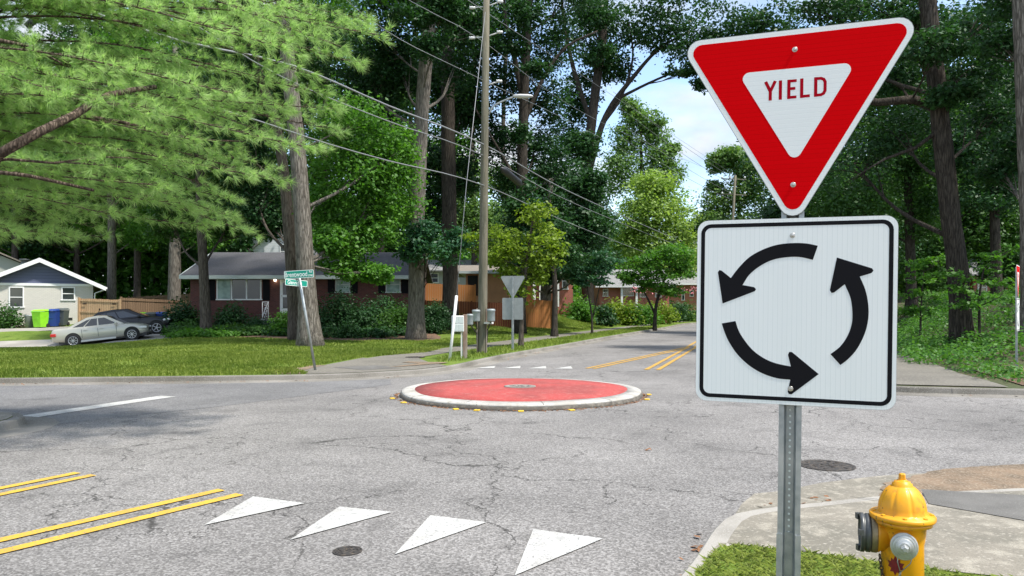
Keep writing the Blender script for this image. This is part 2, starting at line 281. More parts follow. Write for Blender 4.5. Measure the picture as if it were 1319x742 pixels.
M['bin_blue'] = mat('bin_blue', (.012, .045, .23), .5)
M['bin_grey'] = mat('bin_grey', (.07, .085, .085), .55)
M['porch_lamp'] = mat('porch_lamp', (.9, .85, .7), .4, emit=((1, .85, .6), 6))

# ------------------------------------------------------------------ mesh helpers
def tag(o, label=None, cat=None, group=None, kind=None):
    if label: o['label'] = label
    if cat: o['category'] = cat
    if group: o['group'] = group
    if kind: o['kind'] = kind
    return o
def empty(name, loc=(0, 0, 0), rz=0, label=None, cat=None, group=None):
    o = bpy.data.objects.new(name, None); C.objects.link(o); o.location = loc; o.rotation_euler = (0, 0, rz); o.empty_display_size = .2
    return tag(o, label, cat, group)
def mesh_np(name, V, Fc, m, parent=None, smooth=False, loc=None):
    """V (n,3) float, Fc (k,c) int: every face has c corners"""
    V = np.asarray(V, np.float32); Fc = np.asarray(Fc, np.int32)
    me = bpy.data.meshes.new(name); c = Fc.shape[1]
    me.vertices.add(len(V)); me.vertices.foreach_set('co', V.ravel())
    me.loops.add(Fc.size); me.loops.foreach_set('vertex_index', Fc.ravel())
    me.polygons.add(len(Fc)); me.polygons.foreach_set('loop_start', np.arange(0, Fc.size, c, dtype=np.int32)); me.polygons.foreach_set('loop_total', np.full(len(Fc), c, np.int32))
    if smooth: me.polygons.foreach_set('use_smooth', np.ones(len(Fc), bool))
    me.update(calc_edges=True); me.materials.append(m)
    o = bpy.data.objects.new(name, me); C.objects.link(o)
    if parent: o.parent = parent
    if loc is not None: o.location = loc
    return o
class MB:
    def __init__(s): s.v = []; s.f = []; s.sm = []
    def add(s, vs, fs, sm=False):
        b = len(s.v); s.v += [tuple(v) for v in vs]; s.f += [tuple(i+b for i in f) for f in fs]; s.sm += [sm]*len(fs); return s
    def box(s, c, d, rz=0, M4=None):
        x, y, z = [q/2 for q in d]; pts = [Vector((i*x, j*y, k*z)) for k in (-1, 1) for i, j in ((-1, -1), (1, -1), (1, 1), (-1, 1))]
        ro = M4 if M4 else Matrix.Rotation(rz, 3, 'Z')
        pts = [ro @ p + Vector(c) for p in pts]
        return s.add(pts, [(3, 2, 1, 0), (4, 5, 6, 7), (0, 1, 5, 4), (1, 2, 6, 5), (2, 3, 7, 6), (3, 0, 4, 7)])
    def tube(s, pts, rad, n=8, caps=True, sm=True, rnd=0):
        pts = [Vector(p) for p in pts]; rad = rad if hasattr(rad, '__len__') else [rad]*len(pts)
        vs = []; up = None
        for i, p in enumerate(pts):
            t = (pts[min(i+1, len(pts)-1)] - pts[max(i-1, 0)])
            if t.length < 1e-9: t = Vector((0, 0, 1))
            t.normalize()
            if up is None: up = Vector((1, 0, 0)) if abs(t.x) < .8 else Vector((0, 1, 0))
            a_ = (up - t*up.dot(t)).normalized(); b_ = t.cross(a_); up = a_
            for k in range(n):
                q = 2*math.pi*k/n; rr = rad[i]*(1+rnd*(random.random()-.5))
                vs.append(p + a_*math.cos(q)*rr + b_*math.sin(q)*rr)
        fs = [(i*n+k, i*n+(k+1) % n, (i+1)*n+(k+1) % n, (i+1)*n+k) for i in range(len(pts)-1) for k in range(n)]
        s.add(vs, fs, sm)
        if caps and n > 2:
            b = len(s.v)-len(vs); s.f += [tuple(b+k for k in reversed(range(n))), tuple(b+(len(pts)-1)*n+k for k in range(n))]; s.sm += [False, False]
        return s
    def lathe(s, prof, n=24, c=(0, 0, 0), M3=None, sm=True, lobes=None, caps=True):
        """prof [(r,z)]; lobes=(count, amount fn(z index))"""
        vs = []
        for i, (r, z) in enumerate(prof):
            for k in range(n):
                q = 2*math.pi*k/n; rr = r*(1+(lobes(i, q) if lobes else 0))
                p = Vector((rr*math.cos(q), rr*math.sin(q), z))
                vs.append((M3 @ p if M3 else p) + Vector(c))
        fs = [(i*n+k, i*n+(k+1) % n, (i+1)*n+(k+1) % n, (i+1)*n+k) for i in range(len(prof)-1) for k in range(n)]
        s.add(vs, fs, sm); b = len(s.v)-len(vs)
        if not caps: return s
        s.f += [tuple(b+k for k in reversed(range(n))), tuple(b+(len(prof)-1)*n+k for k in range(n))]; s.sm += [False, False]
        return s
    def prism(s, poly, axis_o, ax, ay, az, t0, t1):
        """polygon [(u,v)] in plane ax,ay extruded along az from t0 to t1 (convex or not: ngon caps)"""
        n = len(poly); o = Vector(axis_o)
        vs = [o + ax*u + ay*v + az*t for t in (t0, t1) for u, v in poly]
        s.add(vs, [tuple(reversed(range(n))), tuple(range(n, 2*n))] + [(i, (i+1) % n, (i+1) % n+n, i+n) for i in range(n)])
        return s
    def build(s, name, m, parent=None, bevel=0, loc=None):
        me = bpy.data.meshes.new(name); me.from_pydata(s.v, [], s.f); me.update()
        me.polygons.foreach_set('use_smooth', s.sm); me.materials.append(m)
        o = bpy.data.objects.new(name, me); C.objects.link(o)
        if parent: o.parent = parent
        if loc is not None: o.location = loc
        if bevel:
            b = o.modifiers.new('bevel', 'BEVEL'); b.width = bevel; b.segments = 2; b.limit_method = 'ANGLE'; b.angle_limit = R(35)
        return o
def copy_tree(o, parent=None):
    c = o.copy(); C.objects.link(c); c.parent = parent
    for ch in [q for q in bpy.data.objects if q.parent == o]: copy_tree(ch, c)
    return c
def catmull(pts, step=.4):
    pts = [np.array(p, float) for p in pts]; q = [2*pts[0]-pts[1]] + pts + [2*pts[-1]-pts[-2]]; o_ = []
    for i in range(1, len(q)-2):
        n = max(1, int(np.linalg.norm(q[i+1]-q[i])/step)); n = min(n, 40)
        for k in range(n):
            t = k/n; a_, b_, c_, d_ = q[i-1], q[i], q[i+1], q[i+2]
            o_.append(.5*((2*b_)+(-a_+c_)*t+(2*a_-5*b_+4*c_-d_)*t*t+(-a_+3*b_-3*c_+d_)*t**3))
    o_.append(pts[-1]); return [tuple(p) for p in o_]
def offset(poly, d):
    """shift a polyline by d to its left"""
    o_ = []
    for i, p in enumerate(poly):
        a_ = np.array(poly[max(i-1, 0)]); b_ = np.array(poly[min(i+1, len(poly)-1)]); t = b_-a_; t = t/np.linalg.norm(t)
        o_.append((p[0]-t[1]*d, p[1]+t[0]*d))
    return o_
def in_poly(x, y, poly):
    x = np.asarray(x); y = np.asarray(y); ins = np.zeros(x.shape, bool); n = len(poly)
    for i in range(n):
        x1, y1 = poly[i]; x2, y2 = poly[(i+1) % n]
        if y1 == y2: continue
        c_ = ((y1 > y) != (y2 > y)) & (x < (x2-x1)*(y-y1)/(y2-y1)+x1); ins ^= c_
    return ins

# ------------------------------------------------------------------ street plan (metres, camera at origin looking +Y)
NW = catmull([(-60, 9.2), (-30, 13.2), (-10.9, 15.7), (-6.5, 16.25), (-4.5, 16.6), (-3.3, 17.15), (-2.25, 17.95), (-1.55, 19.2), (-1.1, 20.7), (-.6, 22.6), (.15, 25), (2.3, 31.1), (6.15, 42.4), (12.6, 60.3), (19.6, 80), (30.5, 96), (60, 135)], .5)
NE = catmull([(72, 129), (38, 90), (26.5, 78), (15.0, 41), (11.0, 29), (7.6, 19.5), (6.5, 16.6), (6.3, 15.2), (6.9, 14.25), (8.2, 13.8), (9.4, 13.55), (20, 11.3), (60, 3.2)], .5)
SE = catmull([(60, -6), (25, 3.4), (14, 5.6), (9, 6.3), (5.2, 6.5), (3.9, 6.35), (2.97, 6.1), (2.43, 5.87), (2.03, 5.71), (1.63, 5.47), (1.36, 5.05), (1.1, 4.5), (.6, 3.5), (-.95, .2), (-6.5, -12)], .2)
SW = catmull([(-18, -15), (-11, 0), (-7.6, 7.4), (-6.75, 9.2), (-6.6, 9.9), (-6.95, 10.5), (-7.7, 10.75), (-10, 10.6), (-30, 8.0), (-60, 4.0)], .3)
CTRL = {'NW': [(-60, 30, 0), (-30, 25, -.3), (-22.5, 38, -.38), (-20, 39.3, -.05), (-22, 31, -.32), (-18, 28, -.15), (-26, 38.5, -.42), (-34, 38, -.6), (-17, 40, .15), (-20.3, 42, .17), (-24.5, 41.5, -.05), (-27, 45, .45), (-26.7, 47, .72),
               (-33, 47, .5), (-38, 50, .5), (-12, 24, .12), (-8, 29, .15), (-4.5, 35, .2), (-14.5, 37, .2), (-16, 44, .22), (-20, 46, .35), (-12, 46, .3), (-7, 46, .35), (-3, 47, .95), (-7.9, 29, .15), (1, 45, .9),
               (-20, 60, 1.2), (-35, 65, 1.2), (-5, 56, 1.6), (-3, 27, .13), (-1, 27, .13), (0, 38, .3), (3, 50, 1.2), (3.5, 60, 2.2), (10, 66, 3.1), (17, 85, 3.3), (10, 58, 2.0), (26, 100, 4), (0, 120, 4), (-60, 100, 3), (40, 170, 8), (-60, 200, 8), (-8, 20, .12), (-20, 20, .0), (-14, 18, .1)],
        'NE': [(9.2, 17.0, .12), (14.5, 24, 1.6), (14, 20, 1.1), (11, 17, .35), (20, 24, 2.4), (18, 17, 1.5), (12, 15, .25), (18, 30, 1.8), (17, 35, 1.5), (24, 45, 2.0), (30, 30, 3), (40, 20, 3), (40, 60, 3), (30, 80, 4), (60, 20, 3), (60, 90, 6)],
        'SE': [(0, 0, .1), (60, -20, .1)], 'SW': [(-20, 0, .1), (-60, 0, .1)]}
CURB = {'NW': NW, 'NE': NE, 'SE': SE, 'SW': SW}
def pl_dist(x, y, pl):
    x = np.atleast_1d(np.asarray(x, float)); y = np.atleast_1d(np.asarray(y, float)); best = np.full(x.shape, 1e9)
    p = np.array(pl)
    for i in range(len(p)-1):
        a_ = p[i]; d = p[i+1]-a_; l2 = d@d
        t = np.clip(((x-a_[0])*d[0]+(y-a_[1])*d[1])/l2, 0, 1)
        best = np.minimum(best, np.hypot(x-a_[0]-t*d[0], y-a_[1]-t*d[1]))
    return best
def hz(block, x, y):
    """ground height of a corner block"""
    x = np.atleast_1d(np.asarray(x, float)); y = np.atleast_1d(np.asarray(y, float))
    if block == 'SE':
        return np.clip(.105-.05*np.clip(y-5.2, 0, 9)-.0*x, .035, .105)
    if block == 'SW': return np.full(x.shape, .12)
    num = 0; den = 0
    for cx, cy, cz in CTRL[block]:
        ww = 1/(((x-cx)**2+(y-cy)**2)+2.0)**1.7; num = num+ww*cz; den = den+ww
    g = num/den; d = pl_dist(x, y, CURB[block])
    lo, hi = (3.5, 15.) if block == 'NW' else (3.7, 8.)
    r = np.clip((d-lo)/(hi-lo), 0, 1); r = r*r*(3-2*r)
    return .12+(g-.12)*r
def G(x, y, block='NW'): return float(hz(block, x, y)[0])
def hit(px, py, block='NW', d0=12, d1=150):
    """first point of the ground seen through a pixel of the photograph (used while planning)"""
    for d in np.arange(d0, d1, .1):
        if Z(py, d) <= G(X(px, d), d, block): return Vector((X(px, d), d, G(X(px, d), d, block)))
    return P(px, py, d1)

def sheet(name, poly, z, m, parent=None, kind='structure', step=None, zf=None, dense=None):
    """flat or ground-following sheet filled with triangles"""
    P2 = [Vector(p[:2]) for p in poly]; n = len(P2); pts = list(P2)
    if step:
        xs = [p[0] for p in poly]; ys = [p[1] for p in poly]
        if dense is None: gx, gy = np.meshgrid(np.arange(min(xs), max(xs), step), np.arange(min(ys), max(ys), step))
        else: gx, gy = dense
        gx = gx.ravel()+.01*RS.rand(gx.size); gy = gy.ravel()
        ins = in_poly(gx, gy, poly) & (pl_dist(gx, gy, list(poly)+[poly[0]]) > step*.35)
        pts += [Vector((a_, b_)) for a_, b_ in zip(gx[ins], gy[ins])]
    v, ed, f, *_ = delaunay_2d_cdt(pts, [], [list(range(n))], 1, 1e-5)
    A = np.array([[p.x, p.y] for p in v]); zz = zf(A[:, 0], A[:, 1])+z if zf else np.full(len(A), z)
    me = bpy.data.meshes.new(name); me.from_pydata([(a_[0], a_[1], b_) for a_, b_ in zip(A, zz)], [], f); me.update(); me.materials.append(m)
    me.polygons.foreach_set('use_smooth', [True]*len(me.polygons))
    o = bpy.data.objects.new(name, me); C.objects.link(o)
    if me.polygons and me.polygons[0].normal.z < 0: me.flip_normals()
    if parent: o.parent = parent
    elif kind: o['kind'] = kind
    return o
# ground far around, then the road surface
g_ = MB(); rr = [0, 60, 150, 400, 1500]; n_ = 40; vv = [(0, 40, -.3)]; ff = []
for j, r_ in enumerate(rr[1:]):
    for k in range(n_):
        q = 2*math.pi*k/n_; vv.append((r_*math.cos(q), 40+r_*math.sin(q), -.9 if r_ <= 60 else (-.9 if r_ < 200 else 2)))
for k in range(n_): ff.append((0, 1+k, 1+(k+1) % n_))
for j in range(3):
    for k in range(n_): ff.append((1+j*n_+k, 1+(j+1)*n_+k, 1+(j+1)*n_+(k+1) % n_, 1+j*n_+(k+1) % n_))
vv[0] = (0, 40, -.9); g_.add(vv, ff); tag(g_.build('ground', M['wood_floor']), kind='structure')
road = sheet('road', [(-61, -16), (61, -16), (61, 12), (22, 16), (75, 128), (60, 140), (12, 85), (-10, 26), (-61, 12)], 0, M['asphalt'], step=None)
# smoother newer asphalt of the left arm, its seam crossing the intersection
lp = [p for p in NW if -60 <= p[0] <= -2.4 and p[1] < 18.5]
sheet('side_street', [(-60, 4.2), (-30, 8.2), (-10, 10.75), (-7.6, 10.9), (-6.4, 10.1), (-5.6, 11.15), (-4.8, 12.1), (-2.55, 15.6), (-2.75, 16.75)] + [(p[0], p[1]-.02) for p in reversed(lp) if p[0] < -3.3], .003, M['asphalt_smooth'])
def sweep(name, pl, prof, m, hscale=None, kind='structure'):
    mb = MB(); k = len(prof); cols = [offset(pl, o_) for o_, _ in prof]; vs = []
    for i in range(len(pl)):
        h = hscale(*pl[i]) if hscale else 1
        for c_, (o_, z_) in zip(cols, prof): vs.append((c_[i][0], c_[i][1], z_*h if z_ > .01 else z_))
    fs = [(i*k+j, i*k+j+1, (i+1)*k+j+1, (i+1)*k+j) for i in range(len(pl)-1) for j in range(k-1)]
    mb.add(vs, fs, False); return tag(mb.build(name, m), kind=kind)
# which side the block lies on: NW/NE/SE/SW polylines all run with the block on their left except as noted
prof = lambda s: [(-.40*s, .0015), (-.38*s, .006), (-.02*s, .008), (.0, .02), (.018*s, .105), (.03*s, .122), (.15*s, .124), (.152*s, .05)]
sweep('kerb', NW, prof(1), M['kerb_old']); sweep('kerb', NE, prof(1), M['kerb_old']); sweep('kerb', SW, prof(1), M['kerb_old'])
se_h = lambda x, y: float(hz('SE', x, y)[0])/.118
sweep('kerb', SE, [(-.001, .003), (.0, .02), (.018, .105), (.035, .122), (.16, .1235), (.19, .116)], M['kerb'], hscale=se_h)
def block(name, key, far, m, step=2.0, dense_box=None, dz=0):
    edge = offset(CURB[key], .15); poly = list(edge)+far
    xs = np.concatenate([np.arange(-64, 66, 3.)]); ys = np.arange(-18, 145, 3.)
    gx, gy = np.meshgrid(xs, ys); A = [gx.ravel()]; B = [gy.ravel()]
    if dense_box:
        x0, x1, y0, y1, st = dense_box; gx, gy = np.meshgrid(np.arange(x0, x1, st), np.arange(y0, y1, st)); A.append(gx.ravel()); B.append(gy.ravel())
    return sheet(name, poly, dz, m, step=1.0, zf=lambda x, y: hz(key, x, y), dense=(np.concatenate(A), np.concatenate(B)))
block('lawn', 'NW', [(60, 145), (-64, 145)], M['lawn'], dense_box=(-40, 30, 16, 90, .9))
block('bank', 'NE', [(66, 4), (66, 145)], M['wood_floor'], dense_box=(5, 34, 12, 50, .6))
block('verge', 'SE', [(-6, -18), (66, -18)], M['dirt'])
block('verge', 'SW', [(-64, 4), (-64, -18), (-18, -18)], M['lawn'])
# sidewalk, ramps, slabs
hSE = lambda x, y: hz('SE', x, y); hNW = lambda x, y: hz('NW', x, y); hNE = lambda x, y: hz('NE', x, y)
se_in = [p for p in offset(SE, .155) if p[1] > 3.9 and p[0] < 14.1]
walk = sheet('sidewalk', se_in + [(1.22, 4.55), (1.33, 4.72), (1.6, 4.62), (1.89, 4.5), (2.07, 4.4), (2.36, 4.25), (2.8, 4.1), (6, 3.2), (14, 2.2)], .005, M['concrete'], step=.5, zf=hSE)
sheet('concrete_slab', [(3.5, 6.33), (4.19, 6.08), (9, 4.3), (8.6, 3.5), (3.6, 5.2), (3.24, 5.75)], .010, M['slab'], parent=walk, step=.5, zf=hSE)
for a_, b_ in (((3.23, 5.76), (2.75, 6.02)),):
    t_ = Vector(b_)-Vector(a_); n2 = Vector((-t_.y, t_.x)).normalized()*.006
    k_ = [i/9 for i in range(10)]; A_, B_ = Vector(a_), Vector(b_)
    sheet('joint', [A_.lerp(B_, q)+n2 for q in k_]+[A_.lerp(B_, q)-n2 for q in reversed(k_)], .0085, M['dark'], parent=walk, zf=hSE)
ae = [(-.9, -.1), (.5, 3.1), (1.0, 4.3), (1.09, 4.58), (1.40, 5.15), (1.49, 5.30), (1.62, 5.5), (1.88, 6.05), (2.09, 6.38), (2.39, 6.49), (2.83, 6.78), (3.42, 7.03), (3.73, 7.13), (5.1, 7.35), (9, 7.15), (14, 6.5), (14, 5.62), (9, 6.31), (5.2, 6.51)]
sheet('gutter', ae + [p for p in SE if .5 < p[0] < 5.1], .007, M['concrete'])
dirtpts = [(3.1, 6.22), (3.5, 6.32), (3.9, 6.43), (4.6, 6.52), (5.4, 6.57), (6.3, 6.57), (7.4, 6.53), (7.5, 6.95), (6.9, 7.2), (6.2, 7.45), (5.3, 7.55), (4.6, 7.42), (4.2, 7.28), (3.8, 7.0), (3.4, 6.72)]
dp = catmull(dirtpts+[dirtpts[0]], .08)[:-1]; dp = [(x+random.uniform(-.03, .03), y+random.uniform(-.004, .03)) for x, y in dp]
sheet('dirt', dp, .0125, M['dirt'], step=.09, zf=lambda x, y: x*0)
dp2 = [(x+.0, y) for x, y in [(.35, 4.3), (.62, 4.25), (.9, 4.5), (1.0, 4.75), (1.15, 5.0), (1.0, 5.1), (.75, 4.95), (.5, 4.8)]]
# corner ramp on the far left, walks beside the far arm
swl = offset(NW, 2.6); i0 = min(range(len(NW)), key=lambda i: abs(NW[i][1]-20.5) + (0 if NW[i][0] < 0 else 9))
wl = [p for p in offset(NW, 2.15) if p[1] > 22 and p[0] > -10 and p[1] < 125]; wr = [p for p in offset(NW, 3.5) if p[1] > 22 and p[0] > -10 and p[1] < 125]
fan = [(-4.7, 16.75), (-5.2, 17.3), (-5.35, 18.0), (-4.9, 19.6), (-4.35, 21.4)]
inner = [p for p in offset(NW, .155) if p[0] > -4.7 and p[1] < 19.3]
sheet('sidewalk', list(reversed(wr)) + [(-4.5, 22.3)] + [(-4.75, 20.5), (-5.05, 18.6), (-5.0, 17.4), (-4.65, 16.75)] + inner + [(-1.9, 19.6), (-2.35, 20.6), (-2.7, 21.8)] + wl, .012, M['walk'], step=1.0, zf=hNW)
sheet('sidewalk', [p for p in offset(SW, .155) if p[0] > -13 and p[1] > 5.2] + [(-12.9, 8.9), (-9.4, 8.2), (-9.6, 5.3)], .012, M['concrete'], step=.6, zf=lambda x, y: hz('SW', x, y))
sheet('concrete_slab', [(-3.6, 17.75), (-2.75, 18.35), (-3.5, 19.25), (-4.5, 18.6)], .017, M['slab'], zf=hNW)
nl = [p for p, q in zip(offset(NE, 1.9), NE) if 16.6 < q[1] < 80]; nr = [p for p, q in zip(offset(NE, 3.35), NE) if 17.6 < q[1] < 80]
sheet('sidewalk', nl + [(7.4, 14.35), (9.3, 13.85), (9.75, 15.2)] + list(reversed(nr)), .02, M['walk'], step=.6, zf=hNE)
# mulch patch beside the far right corner
sheet('mulch_bed', [(9.8, 14.2), (10.3, 15.6), (11.0, 17.6), (13.2, 17.9), (16, 16.2), (18, 13.4), (13.5, 13.0)], .02, M['mulch'], step=.6, zf=hNE)
sheet('driveway', [(-48, 37.3), (-30, 36.9), (-22.6, 36.7), (-17, 38.2), (-15.5, 40), (-16.5, 43.2), (-21, 43.6), (-24, 40.8), (-29, 39.7), (-48, 39.2)], .03, M['drive'], step=.8, zf=hNW)
sheet('footpath', [(-48, 41.6), (-33, 42.2), (-27, 43.2), (-23, 43.6), (-22, 45.4), (-26.4, 45.6), (-30, 44.3), (-48, 43.6)], .03, M['drive'], step=.8, zf=hNW)
sheet('mulch_bed', [(-48, 44.2), (-33, 44.9), (-29.9, 45.2), (-29.6, 46.9), (-48, 46.9)], .04, M['mulch'], step=.8, zf=hNW)
sheet('mulch_bed', [(-21, 43.8), (-17.5, 41.0), (-16.6, 36.6), (-14.6, 35.4), (-12.6, 36.3), (-10.2, 34.2), (-7.4, 33.0), (-5.4, 34.0), (-4.3, 33.2), (-3.4, 34.6), (-3.6, 37.5), (-4.5, 41), (-5.5, 45.9), (-21, 45.9)], .035, M['mulch'], step=.8, zf=hNW)
sheet('bare_soil', [(-5.4, 16.75), (-4.75, 16.78), (-4.95, 17.4), (-4.98, 18.4), (-4.85, 19.4), (-5.3, 19.2), (-5.25, 18.6), (-5.7, 18.3), (-5.5, 17.8), (-6.0, 17.3)], .016, M['dirt'], zf=hNW)
sheet('bare_soil', [(-3.6, 17.9), (-3.1, 18.5), (-2.5, 19.9), (-3.0, 20.2), (-2.9, 20.6), (-2.3, 20.4), (-1.75, 20.3), (-1.85, 19.9)], .022, M['dirt'], zf=hNW)

# painted markings
def mark(name, pts, m, z=.009): return sheet(name, pts, z, m, parent=road)
def line(a_, b_, wd, m, name='lane_line', z=.009):
    a_ = Vector(a_); b_ = Vector(b_); t_ = (b_-a_).normalized(); n2 = Vector((-t_.y, t_.x))*wd/2; k = max(1, int((b_-a_).length/.5))
    lft = [a_+(b_-a_)*i/k for i in range(k+1)]
    jit = lambda: 1+random.uniform(-.05, .05)
    return mark(name, [p+n2*jit() for p in lft]+[p-n2*jit() for p in reversed(lft)], m, z)
for ap, b1, b2 in (((-2.27, 5.45), (-2.20, 6.28), (-1.70, 6.06)), ((-1.53, 5.10), (-1.39, 5.96), (-.94, 5.80)), ((-.76, 4.80), (-.63, 5.71), (-.19, 5.52)), ((.016, 4.42), (.154, 5.35), (.63, 5.13))):
    mark('yield_triangle', [ap, b2, b1], M['white_mark'])
for i in range(4):
    bx = -.98+i*.70; by = 19.9-i*.05
    mark('yield_triangle', [(bx, by), (bx+.50, by-.02), (bx+.52, by+.85)], M['white_mark'])
line((-8.5, -2.2), (-2.56, 6.52), .105, M['yellow_mark']); line((-8.1, -2.2), (-2.34, 6.36), .105, M['yellow_mark'])
line((-7.9, .0), (-4.23, 7.2), .10, M['yellow_mark']); line((-7.6, .0), (-4.02, 7.1), .10, M['yellow_mark'])
line((2.0, 19.85), (7.15, 30.6), .11, M['yellow_old']); line((2.18, 19.75), (7.35, 30.5), .11, M['yellow_old'])
line((3.52, 19.4), (7.3, 30.7), .12, M['yellow_old'], z=.0125); line((3.82, 19.35), (7.6, 30.6), .12, M['yellow_old'], z=.0125)
line((7.3, 30.9), (22.6, 78), .12, M['yellow_old']); line((7.6, 30.8), (22.9, 77.9), .12, M['yellow_old'])
line((-7.15, 10.95), (-6.28, 13.5), .36, M['white_mark'], 'stop_line', z=.0095)
def disc(name, x, y, r, z, m, parent, n=28, rim=None):
    mb = MB(); mb.lathe([(r*1.02, z-.004), (r*1.02, z), (r*.93, z+.001), (r*.9, z-.003), (r*.88, z-.003), (r*.86, z+.001), (.001, z+.002)], n, (x, y, 0), sm=False)
    for k in range(26):
        q = random.random()*6.28; rr_ = r*.75*math.sqrt(random.random()); mb.box((x+rr_*math.cos(q), y+rr_*math.sin(q), z+.003), (r*.16, r*.06, .005), random.random()*3)
    return mb.build(name, m, parent)
tag(disc('manhole_cover', 3.21, 7.55, .27, .008, M['iron'], None), 'round dark iron manhole cover in the road behind the sign post', 'manhole cover')
tag(disc('valve_cover', -1.085, 4.88, .095, .007, M['iron'], None), 'small round iron valve cover between two white road triangles', 'valve cover')
tag(disc('utility_cover', -2.95, 22.5, .3, .14, M['iron'], None), 'dark round utility lid set in the far sidewalk', 'utility cover')

# ------------------------------------------------------------------ traffic island
IX, IY, IR = .15, 13.9, 2.27
isl = empty('traffic_island', (IX, IY, 0), 0, 'low round traffic island paved red inside a white kerb ring, middle of the intersection', 'traffic island')
def wob(i, q): return .012*math.sin(3*q+1)+.006*math.sin(7*q)
mb = MB(); mb.lathe([(IR-.02, .055), (IR-.035, .085), (IR-.075, .100), (IR-.28, .112), (IR-.285, .05)], 96, lobes=lambda i, q: wob(i, q)); mb.build('kerb_ring', M['white_kerb'], isl)
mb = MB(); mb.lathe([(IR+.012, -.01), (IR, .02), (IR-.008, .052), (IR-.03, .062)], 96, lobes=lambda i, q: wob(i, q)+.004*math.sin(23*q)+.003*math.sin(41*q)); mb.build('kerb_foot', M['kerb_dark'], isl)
for k in range(11):
    q = 2*math.pi*k/11+.3; c_, s_ = math.cos(q), math.sin(q); mb = MB()
    mb.add([((IR-r_)*c_-w_*s_, (IR-r_)*s_+w_*c_, z_) for r_, z_ in ((.018, .058), (.033, .0875), (.073, .1022), (.276, .1142)) for w_ in (-.005, .005)], [(0, 1, 3, 2), (2, 3, 5, 4), (4, 5, 7, 6)]); mb.build('kerb_joint', M['dark'], isl)
mb = MB(); mb.lathe([(IR-.279, .06), (IR-.28, .114), (IR-.8, .132), (IR-1.5, .145), (.34, .150), (.32, .14), (.01, .14)], 96, lobes=lambda i, q: wob(i, q)); mb.build('red_paving', M['red_pave'], isl)
mb = MB(); mb.lathe([(.30, .135), (.30, .153), (.26, .155), (.25, .147), (.01, .149)], 32)
for k in range(18):
    q = random.random()*6.28; r_ = .22*math.sqrt(random.random()); mb.box((r_*math.cos(q), r_*math.sin(q), .152), (.06, .02, .008), random.random()*3)
mb.build('cover_plate', M['kerb_old'], isl)
mk = None
for px, py in ((458, 528), (614, 529.5), (671, 529), (730, 527), (827, 515), (833, 509), (506, 514), (512, 520), (566, 530)):
    d = 1.6*F/(py-HY) if False else 1525/(py-398); x = X(px, d)
    if px in (458, 566): continue
    vx, vy = x-IX, d-IY; l_ = math.hypot(vx, vy); s_ = (IR+.13)/l_; x, d = IX+vx*s_, IY+vy*s_
    if mk is None:
        mb = MB(); mb.box((0, 0, .012), (.09, .085, .018)); mk = mb.build('road_reflector', M['reflector'], bevel=.006); o = mk
    else: o = mk.copy(); C.objects.link(o)
    o.location = (x, d, 0); o.rotation_euler.z = math.atan2(vy, vx)+1.57
    tag(o, 'small square yellow reflector stuck on the asphalt around the island kerb', 'road reflector', 'yellow reflectors around the traffic island')
for px, py, lab in ((586, 529, 'yellow reflector left of centre on the near side of the island'),):
    d = 11.55; o = mk.copy(); C.objects.link(o); o.location = (X(px, d)+.0, IY-math.sqrt((IR+.13)**2-(X(px, d)-IX)**2), 0); o.rotation_euler.z = .3
    tag(o, 'small square yellow reflector stuck on the asphalt around the island kerb', 'road reflector', 'yellow reflectors around the traffic island')

# ------------------------------------------------------------------ signs
def rrect(x0, x1, z0, z1, r, n=6):
    o_ = []
    for cx, cz, a0 in ((x1-r, z0+r, -90), (x1-r, z1-r, 0), (x0+r, z1-r, 90), (x0+r, z0+r, 180)):
        for k in range(n+1): q = R(a0+90*k/n); o_.append((cx+r*math.cos(q), cz+r*math.sin(q)))
    return o_
def rtri(side, r, ztop, inset=0, cx=0, n=6):
    """downward triangle of full side length, rounded corners, optionally inset"""
    h = side*math.sqrt(3)/2; zc = ztop-h/3; ins = h/3-inset-r   # inradius minus
    o_ = []
    for a0 in (-90, 30, 150):
        cxx = cx+2*ins*math.cos(R(a0)); czz = zc+2*ins*math.sin(R(a0))
        for k in range(n+1): q = R(a0-60+120*k/n); o_.append((cxx+r*math.cos(q), czz+r*math.sin(q)))
    return o_
AX, AYZ, AN = Vector((1, 0, 0)), Vector((0, 0, 1)), Vector((0, -1, 0))
def plate(poly, t0, t1): return MB().prism(poly, (0, 0, 0), AX, AYZ, AN, t0, t1)
def ring_plate(outer, inner, t):
    mb = MB(); n = len(outer); mb.add([(u, -t, v) for u, v in outer]+[(u, -t, v) for u, v in inner], [(i, (i+1) % n, (i+1) % n+n, i+n) for i in range(n)]); return mb
A1 = [(0.0962, 1.7563), (0.0522, 1.7666), (-0.0035, 1.7689), (-0.0597, 1.7628), (-0.1166, 1.7432), (-0.1682, 1.7124), (-0.2086, 1.67), (-0.2399, 1.6272), (-0.2771, 1.6582), (-0.2867, 1.6607), (-0.2926, 1.6521), (-0.2719, 1.5199), (-0.1433, 1.5722), (-0.1388, 1.5807), (-0.147, 1.5892), (-0.1925, 1.5977), (-0.1673, 1.6392), (-0.1295, 1.673), (-0.0817, 1.6992), (-0.0308, 1.7106), (0.0251, 1.7123), (0.0783, 1.6998)]
